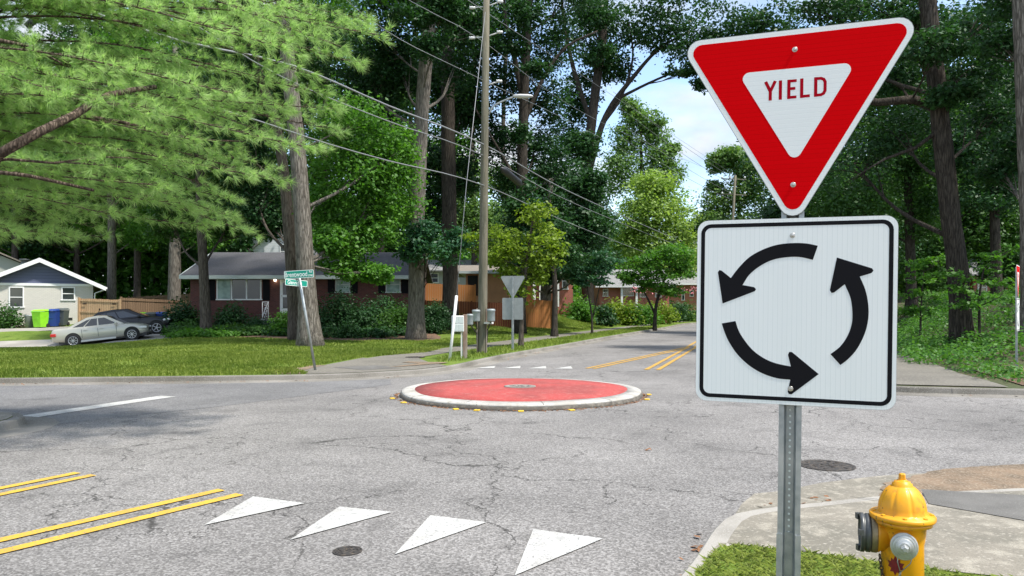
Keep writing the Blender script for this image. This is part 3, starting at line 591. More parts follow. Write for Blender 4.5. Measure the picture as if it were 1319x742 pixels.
A2 = [(-0.2744, 1.4359), (-0.2189, 1.4468), (-0.2055, 1.4066), (-0.1816, 1.3668), (-0.1462, 1.3251), (-0.0997, 1.2927), (-0.0539, 1.2751), (0.0003, 1.2652), (-0.0114, 1.3127), (-0.006, 1.3248), (0.0041, 1.324), (0.1057, 1.2386), (0.0039, 1.1516), (-0.0061, 1.1523), (-0.0107, 1.1617), (-0.0012, 1.2112), (-0.0531, 1.2149), (-0.1104, 1.2329), (-0.1628, 1.2636), (-0.2102, 1.3084), (-0.2462, 1.3626), (-0.2645, 1.4053)]
A3 = [(0.1482, 1.3205), (0.1823, 1.3509), (0.2085, 1.3925), (0.2239, 1.4395), (0.2265, 1.4862), (0.2195, 1.5443), (0.1975, 1.6014), (0.1593, 1.5686), (0.1496, 1.5662), (0.143, 1.5767), (0.1673, 1.7081), (0.2948, 1.6638), (0.3002, 1.6545), (0.293, 1.6453), (0.2512, 1.6316), (0.2718, 1.5795), (0.283, 1.5217), (0.2837, 1.4638), (0.2718, 1.4057), (0.2462, 1.347), (0.2149, 1.3052), (0.1853, 1.2784)]
def arc(p): return catmull(p, .012)
A1 = arc(A1[:8])+A1[8:15]+arc(A1[15:])
A2 = arc(A2[1:8])+A2[8:15]+arc(A2[15:]+A2[:1])
A3 = arc(A3[:7])+A3[7:14]+arc(A3[14:])
def stroke(mb, pts, wd, y):
    """flat letter stroke along points with mitred ends"""
    c = [Vector((p[0], p[1])) for p in pts]; L_, R_ = [], []
    for i, p in enumerate(c):
        t1 = (c[i]-c[i-1]).normalized() if i else (c[1]-c[0]).normalized(); t2 = (c[i+1]-c[i]).normalized() if i < len(c)-1 else t1
        t_ = (t1+t2).normalized(); n2 = Vector((-t_.y, t_.x)); s_ = wd/2/max(.5, n2.dot(Vector((-t1.y, t1.x)))); L_.append(p+n2*s_); R_.append(p-n2*s_)
    n = len(c); mb.add([(p.x, y, p.y) for p in L_+R_], [(i, i+1, i+1+n, i+n) for i in range(n-1)])
def uchannel(mb, z0, z1, w_=.088, dp_=.038, y0=.008):
    """hat-section post, open side to the front (-y)"""
    pr = [(-w_/2, 0), (-w_*.27, 0), (-w_*.17, dp_), (w_*.17, dp_), (w_*.27, 0), (w_/2, 0)]
    th_ = .004; back = [(x+(.0 if abs(x) > .3*w_ else (th_ if x > 0 else -th_)), y+th_) for x, y in pr]
    loop = pr+list(reversed(back)); n = len(loop)
    mb.add([(x, y+y0, z) for z in (z0, z1) for x, y in loop], [(i, (i+1) % n, (i+1) % n+n, i+n) for i in range(n)] + [(i+n*0, n-1-i, n-2-i, i+1) for i in range(5)] + [(i+n, i+1+n, 2*n-2-i, 2*n-1-i) for i in range(5)])
def make_sign(with_holes=True):
    root = empty('yield_sign', (1.126, 3.03, .1), 0)
    mb = MB(); uchannel(mb, .30, 2.60); post = mb.build('post', M['galv'], root)
    if with_holes:
        mb = MB()
        for k in range(90):
            z_ = .32+k*.0254
            if z_ > 1.1: break
            mb.lathe([(.0048, 0), (.0048, .001)], 10, (0, .0455, z_), Matrix.Rotation(R(90), 3, 'X'))
        mb.build('bolt_hole', M['sign_text'], post)['kind'] = 'stuff'
    mb = MB(); uchannel(mb, -.05, .575, .094, .040, .002); mb.build('base_post', M['galv'], root)
    yb = mb = plate(rtri(.941, .054, 2.641), 0, .003); ys = mb.build('yield_plate', M['alum'], root)
    rtri_o = rtri(.941, .052, 2.641, .002); r_in = rtri(.941, .036, 2.641, .022)
    plate(rtri_o, .003, .0036).build('white_edge', M['sheet_white_h'], ys)
    plate(r_in, .0036, .0042).build('red_border', M['sheet_red'], ys)
    wt = rtri(.45, .026, 2.482, 0, .004); plate(wt, .0042, .0048).build('white_centre', M['sheet_white_h'], ys)
    mb = MB(); Y_ = -.0052; sw = .0125; zb, zt = 2.358, 2.437; zm = (zb+zt)/2
    stroke(mb, [(-.1115, zt), (-.0925, zm-.002)], sw, Y_); stroke(mb, [(-.0735, zt), (-.0925, zm-.002)], sw, Y_); stroke(mb, [(-.0925, zm+.003), (-.0925, zb)], sw, Y_-.0001)
    stroke(mb, [(-.0535, zb), (-.0535, zt)], sw, Y_)
    stroke(mb, [(-.021, zb), (-.021, zt)], sw, Y_)
    for zz in (zb+sw/2, zm+.002, zt-sw/2): stroke(mb, [(-.0148, zz), (.0085 if abs(zz-zm) > .01 else .004, zz)], sw*.92, Y_)
    stroke(mb, [(.028, zb), (.028, zt)], sw, Y_); stroke(mb, [(.0342, zb+sw/2), (.059, zb+sw/2)], sw*.92, Y_)
    stroke(mb, [(.0805, zb), (.0805, zt)], sw, Y_); stroke(mb, [(.0867, zt-sw/2), (.100, zt-sw/2), (.110, zt-.011), (.1155, zt-.022), (.1155, zb+.022), (.110, zb+.011), (.100, zb+sw/2), (.0867, zb+sw/2)], sw*.94, Y_)
    mb.build('lettering', M['text_red'], ys)
    pl = plate(rrect(-.379, .386, 1.107, 1.871, .045), 0, .003).build('circulation_plate', M['alum'], root)
    plate(rrect(-.378, .385, 1.108, 1.870, .044), .003, .0036).build('white_face', M['sheet_white'], pl)
    rg = ring_plate(rrect(-.363, .370, 1.123, 1.855, .040), rrect(-.347, .354, 1.139, 1.839, .026), .0042)
    rg.build('black_border', M['black'], pl)
    for A_ in (A1, A2, A3):
        mb = MB(); n = len(A_); v_, _, f_, *_ = delaunay_2d_cdt([Vector(p) for p in A_], [], [list(range(n))], 1, 1e-6)
        me = bpy.data.meshes.new('arrow'); me.from_pydata([(p.x, -.0046, p.y) for p in v_], [], f_); me.update(); me.materials.append(M['black'])
        if me.polygons[0].normal.y > 0: me.flip_normals()
        o = bpy.data.objects.new('arrow', me); C.objects.link(o); o.parent = pl
    for z_, pp in ((2.558, ys), (2.007, ys), (1.800, pl), (1.174, pl)):
        mb = MB(); X90 = Matrix.Rotation(R(90), 3, 'X')
        mb.lathe([(.011, 0), (.0105, .0015), (.009, .002)], 20, (0, -.0035, z_), X90)
        mb.lathe([(.0068, 0), (.0068, .004), (.0035, .0055)], 6, (0, -.0052, z_), X90, sm=False)
        mb.build('bolt', M['bolt'], pp)
    return root
sign = make_sign()
Rz = math.atan2(-.355, .9349); sign.rotation_euler = (Matrix.Rotation(Rz, 3, 'Z') @ Matrix.Rotation(.012, 3, 'Y')).to_euler()
tag(sign, 'large red yield sign over a square sign of three circling arrows, nearest the camera', 'yield sign')
def far_sign(x, y, z, rz, lean, label):
    o = copy_tree(sign)
    o.location = (x, y, z); o.rotation_euler = (Matrix.Rotation(rz, 3, 'Z') @ Matrix.Rotation(lean, 3, 'Y')).to_euler()
    tag(o, label, 'yield sign'); return o
far_sign(X(660.5, 26), 26, G(0, 26), R(180-16), .0, 'grey back of a far yield sign and plate on the verge beyond the island')
far_sign(X(1311.5, 17.3), 17.3, G(11.85, 17.3, 'NE')-.15, R(51.5), .0, 'yield sign seen almost edge-on on its post at the right edge of the photo')

# street name sign, leaning post
def text(body, size, name, m, parent, loc, rot, xs=1.0, bold=.0):
    cu = bpy.data.curves.new(name, 'FONT'); cu.body = body; cu.size = size; cu.align_x = 'CENTER'; cu.align_y = 'CENTER'; cu.offset = bold
    t_ = bpy.data.objects.new(name, cu); C.objects.link(t_); bpy.context.view_layer.update()
    me = bpy.data.meshes.new_from_object(t_.evaluated_get(bpy.context.evaluated_depsgraph_get())); bpy.data.objects.remove(t_)
    me.materials.clear(); me.materials.append(m)
    for v in me.vertices: v.co.x *= xs
    o = bpy.data.objects.new(name, me); C.objects.link(o); o.parent = parent; o.location = loc; o.rotation_euler = rot; return o
base = Vector((X(407, 17.8), 17.8, .12)); sn = empty('street_sign', base, 0, 'green street name sign with two crossed blades on a thin leaning pole', 'street sign')
top = P(384.5, 352, 17.5)-base
mb = MB(); mb.tube([(0, 0, -.1), top], .032, 12); mb.build('pole', M['galv'], sn)
def blade(w_, h_, c, rz, ry, word, name='blade', col=None):
    b_ = plate(rrect(-w_/2, w_/2, -h_/2, h_/2, .025), -.002, .002).build(name, M['sign_text'], sn, loc=c); b_.rotation_euler = (0, ry, rz)
    plate(rrect(-w_/2+.012, w_/2-.012, -h_/2+.012, h_/2-.012, .018), .002, .003).build('green_face', col or M['green_sign'], b_)
    for (bd, s_, dx, dz, xs) in word: text(bd, s_, 'lettering', M['sign_text'], b_, (dx, -.0055, dz), (R(90), 0, 0), xs, .0015)
b1c = P(386, 353.5, 17.5)-base+Vector((0, -.07, 0))
blade(.72, .185, b1c, R(-6), R(-3), [('Brentwood', .165, -.07, -.004, .74), ('Rd', .07, .285, .045, .9), ('2700', .06, .28, -.042, .95)])
b2c = P(384, 364.5, 17.5)-base
M['green_dark'] = mat('sign_green_shade', (.0, .19, .11), .45)
blade(.62, .15, b2c+Vector((-.03, -.04, 0)), R(52), R(3), [('Glenridge', .125, -.05, -.003, .82)], col=M['green_sign'])
mb = MB(); mb.lathe([(.04, -.03), (.04, .03), (.02, .05)], 12, tuple(top+Vector((0, 0, .01)))); mb.build('bracket', M['galv'], sn)

# ------------------------------------------------------------------ fire hydrant
hx, hy = 2.005, 3.80; hyd = empty('fire_hydrant', (hx, hy, .10), 0, 'yellow fire hydrant with grey side outlet and silver cap on the grass corner', 'fire hydrant'); hyd.scale = (.92, .92, 1)
# heights above its base: top of nut .655
mb = MB(); mb.lathe([(.16, -.02), (.16, .015), (.105, .02), (.104, .05), (.108, .055), (.108, .30), (.112, .315), (.118, .36), (.122, .395), (.150, .402), (.152, .422), (.118, .424)], 48); mb.build('barrel', M['hyd'], hyd)
def lob(i, q):
    return 0
bprof = [(.164, .424), (.168, .430), (.168, .444), (.163, .450), (.128, .456), (.124, .464), (.122, .485), (.118, .507), (.110, .530), (.098, .553), (.082, .573), (.062, .589), (.052, .594), (.052, .604), (.043, .608), (.041, .616), (.030, .619)]
def lobes(i, q):
    if 5 <= i <= 11: return -.055*abs(math.cos(4*q+.3))**14+.018*abs(math.cos(4*q+.3))**3
    return 0
mb = MB(); mb.lathe(bprof, 160, lobes=lobes); bon = mb.build('bonnet', M['hyd'], hyd)
for k in range(8):
    q = 2*math.pi*(k+.5)/8; mb = MB(); mb.lathe([(.012, 0), (.012, .008), (.007, .010)], 6, (.145*math.cos(q), .145*math.sin(q), .450), sm=False); mb.build('flange_bolt', M['hyd'], bon)
mb = MB(); mb.lathe([(.021, .612), (.019, .652), (.012, .656)], 5, sm=False); mb.lathe([(.030, .610), (.027, .622), (.021, .624)], 20); mb.build('operating_nut', M['hyd'], bon, bevel=.003)
# pumper outlet to the left (towards -x, slightly to camera)
AL = Vector((0, 0, 1)).rotation_difference(Vector((-.94, .34, 0)).normalized()).to_matrix()
zc_ = .335
mb = MB(); mb.lathe([(.088, .03), (.088, .115), (.094, .12), (.094, .13)], 32, (0, 0, zc_), AL); ol = mb.build('pumper_outlet', M['hyd'], hyd)
mb = MB(); mb.lathe([(.096, .13), (.098, .134), (.098, .158), (.094, .162)], 32, (0, 0, zc_), AL); mb.build('bronze_ring', M['bronze'], ol)
mb = MB(); mb.lathe([(.090, .162), (.099, .166), (.099, .186), (.094, .188), (.094, .194), (.100, .197), (.100, .214), (.088, .217), (.086, .207), (.02, .205)], 32, (0, 0, zc_), AL)
for k in range(3):
    q = 2*math.pi*k/3+.4; c_ = AL @ Vector((.093*math.cos(q), .093*math.sin(q), .218)); mb.box(c_+Vector((0, 0, zc_)), (.022, .03, .03), 0)
mb.build('adapter_cap', M['hyd_dark'], ol)
# hose cap facing the camera, a little to the right
dcap = Vector((-.40, -.9, .0)).normalized(); AF = Vector((0, 0, 1)).rotation_difference(dcap).to_matrix(); zf_ = .318
mb = MB(); mb.lathe([(.062, .06), (.062, .118), (.070, .122), (.070, .132)], 32, (0, 0, zf_), AF); hn = mb.build('hose_outlet', M['hyd'], hyd)
mb = MB(); mb.lathe([(.062, .132), (.068, .135), (.068, .148), (.064, .151), (.056, .152), (.056, .161), (.052, .163), (.045, .164), (.043, .174), (.032, .178), (.026, .182)], 48, (0, 0, zf_), AF, sm=False)
mb.lathe([(.021, .178), (.019, .205), (.012, .209)], 5, (0, 0, zf_), AF, sm=False); mb.build('hose_cap', M['hyd_cap'], hn)
def chain(pts, name, m, parent, r=.004, L_=.024):
    pts = [Vector(p) for p in pts]; mb = MB(); tot = sum((pts[i+1]-pts[i]).length for i in range(len(pts)-1)); n = int(tot/(L_*.72))
    for k in range(n):
        s_ = tot*(k+.5)/n; i = 0
        while i < len(pts)-2 and s_ > (pts[i+1]-pts[i]).length: s_ -= (pts[i+1]-pts[i]).length; i += 1
        t_ = (pts[i+1]-pts[i]).normalized(); c_ = pts[i]+t_*s_; sd = t_.cross(Vector((0, 1, .2)) if k % 2 else Vector((1, .1, 0))).normalized()
        lp_ = [c_ + t_*math.cos(q)*L_/2 + sd*math.sin(q)*L_*.3 for q in [2*math.pi*j/10 for j in range(11)]]
        mb.tube(lp_, r*.6, 5, False)
    return mb.build(name, m, parent)
def ca(t0, t1, n=6): return [Vector(t0).lerp(Vector(t1), i/(n-1))-Vector((0, 0, .02*math.sin(math.pi*i/(n-1)))) for i in range(n)]
chain(ca((-.128, -.005, .24), (-.108, -.035, .05)), 'chain', M['rust'], ol, .006, .026)
CQ = lambda l_, z_, r_=.138: dcap*r_+Vector((.91, -.41, 0))*l_+Vector((0, 0, z_))
mb = MB(); mb.tube([CQ(-.03, .275), CQ(-.032, .235), CQ(-.018, .185)], .0028, 5); mb.tube([CQ(.045, .29), CQ(.03, .235), CQ(-.018, .185)], .0028, 5); mb.build('wire_hanger', M['galv'], hn)
chain(ca(CQ(-.018, .185, .136), CQ(-.05, .05, .112)), 'chain', M['bolt'], hn, .004, .018)
# maroon leaf-shaped mark painted on the barrel
lf = [(0, .045), (.012, .024), (.026, .032), (.024, .016), (.046, .014), (.036, 0), (.044, -.012), (.022, -.016), (.026, -.032), (.008, -.028), (0, -.044), (-.01, -.028), (-.028, -.03), (-.022, -.014), (-.04, -.008), (-.034, .004), (-.044, .016), (-.024, .016), (-.022, .032), (-.01, .024)]
gx, gy = np.meshgrid(np.arange(-.045, .046, .008), np.arange(-.045, .046, .008)); gi = in_poly(gx.ravel(), gy.ravel(), lf)
v_, _, f_, *_ = delaunay_2d_cdt([Vector(p) for p in lf]+[Vector(p) for p in zip(gx.ravel()[gi], gy.ravel()[gi])], [], [list(range(len(lf)))], 1, 1e-6)
me = bpy.data.meshes.new('leaf_mark'); me.from_pydata([(.1095*math.cos(R(-136)+p.x/.1105), .1095*math.sin(R(-136)+p.x/.1105), .205+p.y*1.15) for p in v_], [], f_); me.update(); me.materials.append(M['maroon'])
o = bpy.data.objects.new('leaf_mark', me); C.objects.link(o); o.parent = hyd
# ------------------------------------------------------------------ utility pole, wires, lamp
pd = 24.4; pX = X(621, pd); pole = empty('utility_pole', (pX, pd, G(pX, pd)), 0, 'tall weathered wooden utility pole with a street lamp arm beside the canister cluster', 'utility pole')
ztop = 14.0; lean = .012
def pp(z): return Vector((lean*z, 0, z))
mb = MB(); mb.tube([pp(-.2), pp(0), pp(3), pp(7), pp(ztop)], [.165, .158, .145, .125, .10], 18); mb.build('shaft', M['pole'], pole)
# pale grey conduit on the shaft, base sleeve
for dx in (-.16, .15): mb = MB(); mb.box((dx, -.10, .75), (.035, .05, 1.5)); mb.build('conduit', M['post_wood'], pole)
zl = Z(131, pd)
arm = [pp(Z(152, pd))+Vector((.12, 0, 0)), pp(Z(145, pd))+Vector((.3, -.02, .1)), pp(0)+Vector((.75, -.1, zl-.1)), pp(0)+Vector((1.05, -.15, zl))]
arm = [Vector((a_[0], a_[1], a_[2])) for a_ in catmull([tuple(v) for v in arm], .1)]
mb = MB(); mb.tube(arm, .03, 8); la = mb.build('lamp_arm', M['galv'], pole)
mb = MB(); hd = Matrix.Rotation(R(90), 3, 'Y')
for sx, sc_ in ((1, 1),):
    mb.lathe([(.02, 0), (.09, .06), (.12, .25), (.11, .5), (.06, .66), (.01, .68)], 16, (arm[-1].x-.05, arm[-1].y, zl+.02), Matrix.Diagonal((1, 1, .55)) @ hd)
mb.build('lamp_head', M['lamp'], la)
for py, s_ in ((13, 1), (52, 1), (115, 0)):
    for sd in ((-1, 1) if s_ else (1,)):
        z_ = Z(py, pd); mb = MB(); p0 = pp(z_); q0 = p0+Vector((sd*.46, -.1*sd, .12 if sd > 0 else -.0))
        mb.tube([p0, q0], .02, 6); mb.lathe([(.03, -.10), (.058, -.09), (.04, -.05), (.058, -.02), (.04, .03), (.048, .08), (.02, .10)], 12, tuple(q0), hd); mb.build('insulator', M['porcelain'], pole)
def sag(a_, b_, s_, n=24): a_ = Vector(a_); b_ = Vector(b_); return [a_.lerp(b_, i/n)-Vector((0, 0, 4*s_*(i/n)*(1-i/n))) for i in range(n+1)]
wires = empty
def wire(a_, mid, b_, r, m, label, s1=.35, s2=.5):
    mb = MB(); mb.tube(sag(a_, mid, s1)+sag(mid, b_, s2)[1:], r, 6); return tag(mb.build('overhead_wire', m), label, 'wire')
def back(px, py, d):  # continue the line from the pole through (px,py,d) to beyond the frame
    return P(px, py, d)
pl1 = pp(Z(186, pd)-.12)+pole.location; pl2 = pp(Z(200, pd)-.12)+pole.location; pl3 = pp(Z(239, pd)-.12)+pole.location
def wireline(pts, r, m, label):
    c_ = catmull([tuple(p) for p in pts], .8); mb = MB(); mb.tube([Vector(p) for p in c_], r, 6); return tag(mb.build('overhead_wire', m), label, 'wire')
wireline([P(-260, -150, 9), P(84, 2, 13.5), P(231, 52, 15.2), P(376, 82+2, 17.6), P(500, 136, 20.3), P(623, 186, 24.3), P(740, 250, 36), P(860, 303, 64), P(873, 305, 75)], .022, M['wire'], 'thickest of the overhead cables, topmost of the three crossing low at the pole')
wireline([P(-60, -110, 9.5), P(182, 0, 13), P(251, 32, 14.6), P(365, 100, 17.3), P(500, 156, 20.3), P(622, 200, 24.3), P(740, 262, 36), P(855, 309, 64), P(872, 312, 75)], .014, M['wire'], 'thin overhead cable strung just under the thickest one')
wireline([P(-200, 60, 9.5), P(240, 130, 14.5), P(422, 185, 18.3), P(500, 207, 20.3), P(624, 239, 24.3), P(740, 290, 36), P(842, 329, 64), P(868, 336, 75)], .016, M['wire'], 'lowest overhead cable, attached to the pole beneath the other two')
wireline([P(380, -60, 17), P(495, 18+20, 20.5), P(622, 103, 24.3), P(760, 170, 45), P(880, 235, 95)], .009, M['wire'], 'thin upper wire reaching the pole below the lamp arm level on its left')
wireline([P(440, -60, 18), P(530, 2, 21), P(590, 33, 23), P(620, 52, 24.3), P(780, 160, 50), P(945, 232, 95)], .010, M['wire'], 'thin upper wire fixed at the lower pair of insulators')
wireline([P(500, -60, 19), P(575, -20, 22), P(622, 13, 24.3), P(800, 130, 50), P(945, 225, 95)], .010, M['wire'], 'highest thin wire fixed at the upper pair of insulators')
# splice case hanging on cable
mb = MB(); a_, b_ = P(645, 216, 25.6), P(672, 238, 28.2); mb.tube([a_, a_.lerp(b_, .15), a_.lerp(b_, .85), b_], [.03, .13, .13, .03], 10); tag(mb.build('splice_case', M['wire_black']), 'black cable splice case hanging from the wires just right of the pole', 'splice case')
# cable loops top left
mb = MB(); p0 = P(36, 34, 11.8); mb.tube([P(34, 34, 11.8), P(46, 24, 11.8)], [.05, .06], 10)
for (x1, y1, x2, y2) in ((52, 8, 60, -3), (60, 8, 75, 1), (64, 12, 80, 6), (56, 4, 84, -4)):
    mb.tube([Vector(p) for p in catmull([tuple(P(46, 24, 11.8)), tuple(P(x1, y1, 11.9)), tuple(P(x2, y2, 12)), tuple(P(x2+6, y2-10, 12.2))], .1)], .018, 6)
tag(mb.build('cable_loop', M['wire_black']), 'bundle of black cable loops with a splice end in the top left corner', 'cable loop')
# guy wire with its white guard
g0 = P(579, 466, 21.2); g0.z = G(g0.x, g0.y); gt = P(588, 381, 21.6)
gw = empty('guy_wire', g0, 0, 'guy wire of the utility pole with a leaning white plastic guard at its foot', 'guy wire')
mb = MB(); mb.tube([(0, 0, -.05), gt-g0], .042, 10); mb.build('guard', M['white'], gw)
mb = MB(); mb.tube([gt-g0, P(601, 235, 22.7)-g0, pp(11.6)+pole.location-g0], .010, 5); mb.build('wire', M['wire'], gw)
# canisters on brackets by the pole
def canister(px, py, d, label, wpx=10, hpx=14):
    c = P(px, py, d); r_ = wpx/2/F*d; h_ = hpx/F*d
    t_ = empty('terminal_canister', c-Vector((0, 0, h_/2)), 0, label, 'canister', 'metal canisters beside the utility pole')
    mb = MB(); mb.lathe([(r_*.94, 0), (r_, .03), (r_, h_*.80), (r_*1.08, h_*.82), (r_*1.08, h_*.95), (r_*.9, h_), (.01, h_*1.01)], 20); mb.build('can', M['galv_dull'], t_)
    base_ = Vector((pX+(.16 if px > 621 else -.16) if abs(px-621) > 9 or True else 0, pd, 0)); foot = Vector((base_.x-c.x, pd-c.y, -.55))
    mb = MB(); mb.tube([(0, 0, .02), (foot.x*.4, foot.y*.4, -.12), (foot.x*.9, foot.y*.9, -.3), (foot.x, foot.y, -.7)], .022, 6); mb.build('bracket', M['iron'], t_)
canister(613.3, 406.5, 23.9, 'metal canister close against the left side of the pole', 10, 15)
canister(632.6, 406, 24.0, 'metal canister alone on the right side of the pole', 10, 16)
canister(605.3, 411.5, 23.2, 'metal canister leftmost of the three, beside the brown post', 8, 14)
# white two-row box on a brown post
bp = P(599, 463, 22.2); bp.z = G(bp.x, bp.y)
mbx = empty('mailbox_cluster', bp, 0, 'white cluster mailbox beside a weathered brown wooden post behind the guy guard', 'mailbox')
zt_ = P(599, 405, 22.2).z-bp.z
mb = MB(); mb.box((0, 0, zt_/2-.05), (.13, .13, zt_+.1)); mb.build('post', M['post_wood'], mbx, bevel=.01)
mb = MB(); mb.box((-.10, -.02, .55), (.05, .05, 1.1)); mb.build('stake', M['white'], mbx)
cbx = P(589.5, 417, 22.0)-bp
mb = MB(); mb.box(cbx, (.34, .26, .48), R(12)); mb.build('box', M['white'], mbx, bevel=.02)
for i in (-1, 1):
    for j in (-1, 1):
        mb = MB(); mb.box(cbx+Matrix.Rotation(R(12), 3, 'Z') @ Vector((i*.08, -.134, j*.115)), (.145, .012, .20), R(12)); mb.build('door', M['trim_dull'], mbx, bevel=.004)
# white flat box right of pole
mb = MB(); c = P(629.5, 416, 24.2); mb.box(c, (.26, .2, .06), R(-20)); mb.tube([c, Vector((pX+.14, pd, c.z-.1))], .02, 6); tag(mb.build('pole_shelf', M['white']), 'small white shelf bracket under the right canister', 'bracket')
# far pole by the sky gap
fp = empty('utility_pole', (27.8, 95, 3.6), 0, 'distant wooden utility pole with crossarms standing against the sky gap', 'utility pole')
hz_ = Z(226, 95)-3.6
mb = MB(); mb.tube([(0, 0, -.5), (.9, 0, hz_)], [.19, .15], 10); mb.build('shaft', M['pole'], fp)
for z_ in (hz_-.4, hz_-2.4):
    mb = MB(); mb.tube([(-.9, 0, z_), (2.3, 0, z_-.15)], .07, 6); ca_ = mb.build('crossarm', M['pole'], fp)
    for x_ in (-.8, .2, 2.1): mb = MB(); mb.lathe([(.08, 0), (.14, .1), (.1, .25), (.03, .3)], 8, (x_, 0, z_)); mb.build('insulator', M['porcelain'], ca_)
for k, (y0, yy) in enumerate(((148, 229), (164, 238), (186, 250), (206, 258))):
    pts = sag(P(790+k*3, y0-30, 75), P(944, yy, 95), .4, 10); mb = MB(); mb.tube(pts, .02, 5)
    tag(mb.build('distant_wire', M['wire']), ['topmost', 'second from the top', 'third from the top', 'lowest'][k]+' thin wire crossing the pale sky gap to the distant pole', 'wire')

# ------------------------------------------------------------------ foliage
def leaves(cent, rad, per, Ls, flat=.6, up=.9, aspect=.62, rs=RS):
    """diamond leaves gathered round cluster centres; returns vertices and faces"""
    cent = np.asarray(cent, float); rad = np.asarray(rad, float); n = len(cent)*per
    c = np.repeat(cent, per, 0); r = np.repeat(rad, per)[:, None]
    g = rs.normal(size=(n, 3))*np.array([.5, .5, .5*flat]); ln = np.linalg.norm(g, axis=1, keepdims=True); g *= np.minimum(1, 1.15/ln)
    p = c+g*r
    nn = rs.normal(size=(n, 3))*.6+g*.6; nn[:, 2] += up; nn /= np.linalg.norm(nn, axis=1, keepdims=True)
    t = rs.normal(size=(n, 3)); t -= nn*(t*nn).sum(1, keepdims=True); t /= np.linalg.norm(t, axis=1, keepdims=True)
    b = np.cross(nn, t); s = Ls*(.6+.8*rs.rand(n, 1))
    V = np.empty((n, 4, 3)); V[:, 0] = p-t*s*.5; V[:, 1] = p+b*s*aspect*.5-t*s*.05; V[:, 2] = p+t*s*.5; V[:, 3] = p-b*s*aspect*.5-t*s*.05
    return V.reshape(-1, 3), np.arange(n*4).reshape(-1, 4)
LEAFTOTAL = 0
def tree(name, label, cat, bark, leaf, d, trunk, r0, r1, blobs, Ls=None, dens=1.0, group=None, block='NW', flare=1.5, nclus=42, zbase=None, limbs=True, rn=.08, trunks2=None, flat=.6):
    global LEAFTOTAL
    x0 = X(trunk[0][0], d); z0 = (G(x0, d, block) if zbase is None else zbase)
    if block == 'NE' and z0 < .1: z0 = .1
    root = empty(name, (x0, d, z0), 0, label, cat, group)
    o0 = Vector((x0, d, z0))
    pts = [Vector((X(px, d), d, Z(py, d)))-o0 for px, py in trunk]; pts[0] = Vector((0, 0, -.25))
    h = pts[-1].z; pts = [Vector(p) for p in catmull([tuple(p) for p in pts], max(.35, h/26))]
    rad = []
    for p in pts:
        f_ = max(0, min(1, p.z/h)); r_ = r0+(r1-r0)*f_; r_ *= 1+(flare-1)*math.exp(-max(0, p.z)/(r0*1.6)) ; rad.append(r_)
    mb = MB(); mb.tube(pts, rad, 14 if r0 > .2 else 8, rnd=rn)
    allq = []
    for tk in (trunks2 or []):
        q = [P(px, py, d)-o0 for px, py in tk[0]]; q = [Vector(p) for p in catmull([tuple(p) for p in q], .6)]; allq.append(q); mb.tube(q, [tk[1]+(tk[2]-tk[1])*i/(len(q)-1) for i in range(len(q))], 9, rnd=.08)
    cs, rs_ = [], []; tot = 0
    for bl in blobs:
        bx, by, rx, ry = bl[:4]; dd = bl[4] if len(bl) > 4 else 0; dn = bl[5] if len(bl) > 5 else 1.0
        D = d+dd; c = P(bx, by, D)-o0; ax, az = rx/F*D, ry/F*D; ay = max(min(ax, 4.5), .4)
        k = int(nclus*(1 if ax*az > 2 else .6)*dn); u = RS.normal(size=(k, 3)); u /= np.linalg.norm(u, axis=1, keepdims=True); u *= (RS.rand(k, 1)**.45)
        q = np.array(c)+u*np.array([ax, ay, az]); rc = (.30+.16*RS.rand(k))*min(ax, az*1.2)+.12
        cs.append(q); rs_.append(rc); tot += math.pi*ax*az*dn
        if limbs:
            # limb from the trunk to the middle of this foliage mass, then boughs
            cand = [p for tk in allq for p in tk]
            zt = max(c.z-.55*abs(math.hypot(c.x-0, c.y)) - az*.4, h*.22); zt = min(zt, h*.97)
            tp = min(pts, key=lambda p: abs(p.z-zt))
            if cand:
                t2 = min(cand, key=lambda p: (p-c).length+(2 if p.z > c.z else 0))
                if (t2-c).length < (tp-c).length*.8: tp = t2
            m_ = (tp+c)/2+Vector((random.uniform(-.3, .3), random.uniform(-.3, .3), -.06*(c-tp).length))
            lr = max(.015, min(r1*.5, .012*(c-tp).length+.015)); lp_ = [Vector(p) for p in catmull([tuple(tp), tuple(m_), tuple(c)], max(.4, (c-tp).length/8))]
            mb.tube(lp_, [lr*(1-.65*i/(len(lp_)-1)) for i in range(len(lp_))], 7, rnd=.1)
            for j in range(min(k, 9)):
                e_ = Vector(q[j]); s_ = lp_[int(len(lp_)*random.uniform(.45, .99))]; mm = (s_+e_)/2+Vector((random.uniform(-.2, .2), random.uniform(-.2, .2), random.uniform(-.1, .25)))*ax*.4
                mb.tube([s_, mm, e_], [lr*.38, lr*.22, lr*.08], 5, False)
    tr = mb.build('trunk', bark, root)
    if blobs:
        cs = np.concatenate(cs); rs_ = np.concatenate(rs_); L_ = Ls or max(.13, d*.0046)
        n = dens*3.1*tot/(L_*L_*.62*.5*.62); per = max(6, int(n/len(cs))); LEAFTOTAL += per*len(cs)
        V, Fc = leaves(cs, rs_*1.25, per, L_, flat=flat); mesh_np('crown', V, Fc, leaf, root)
    return root
BK = M
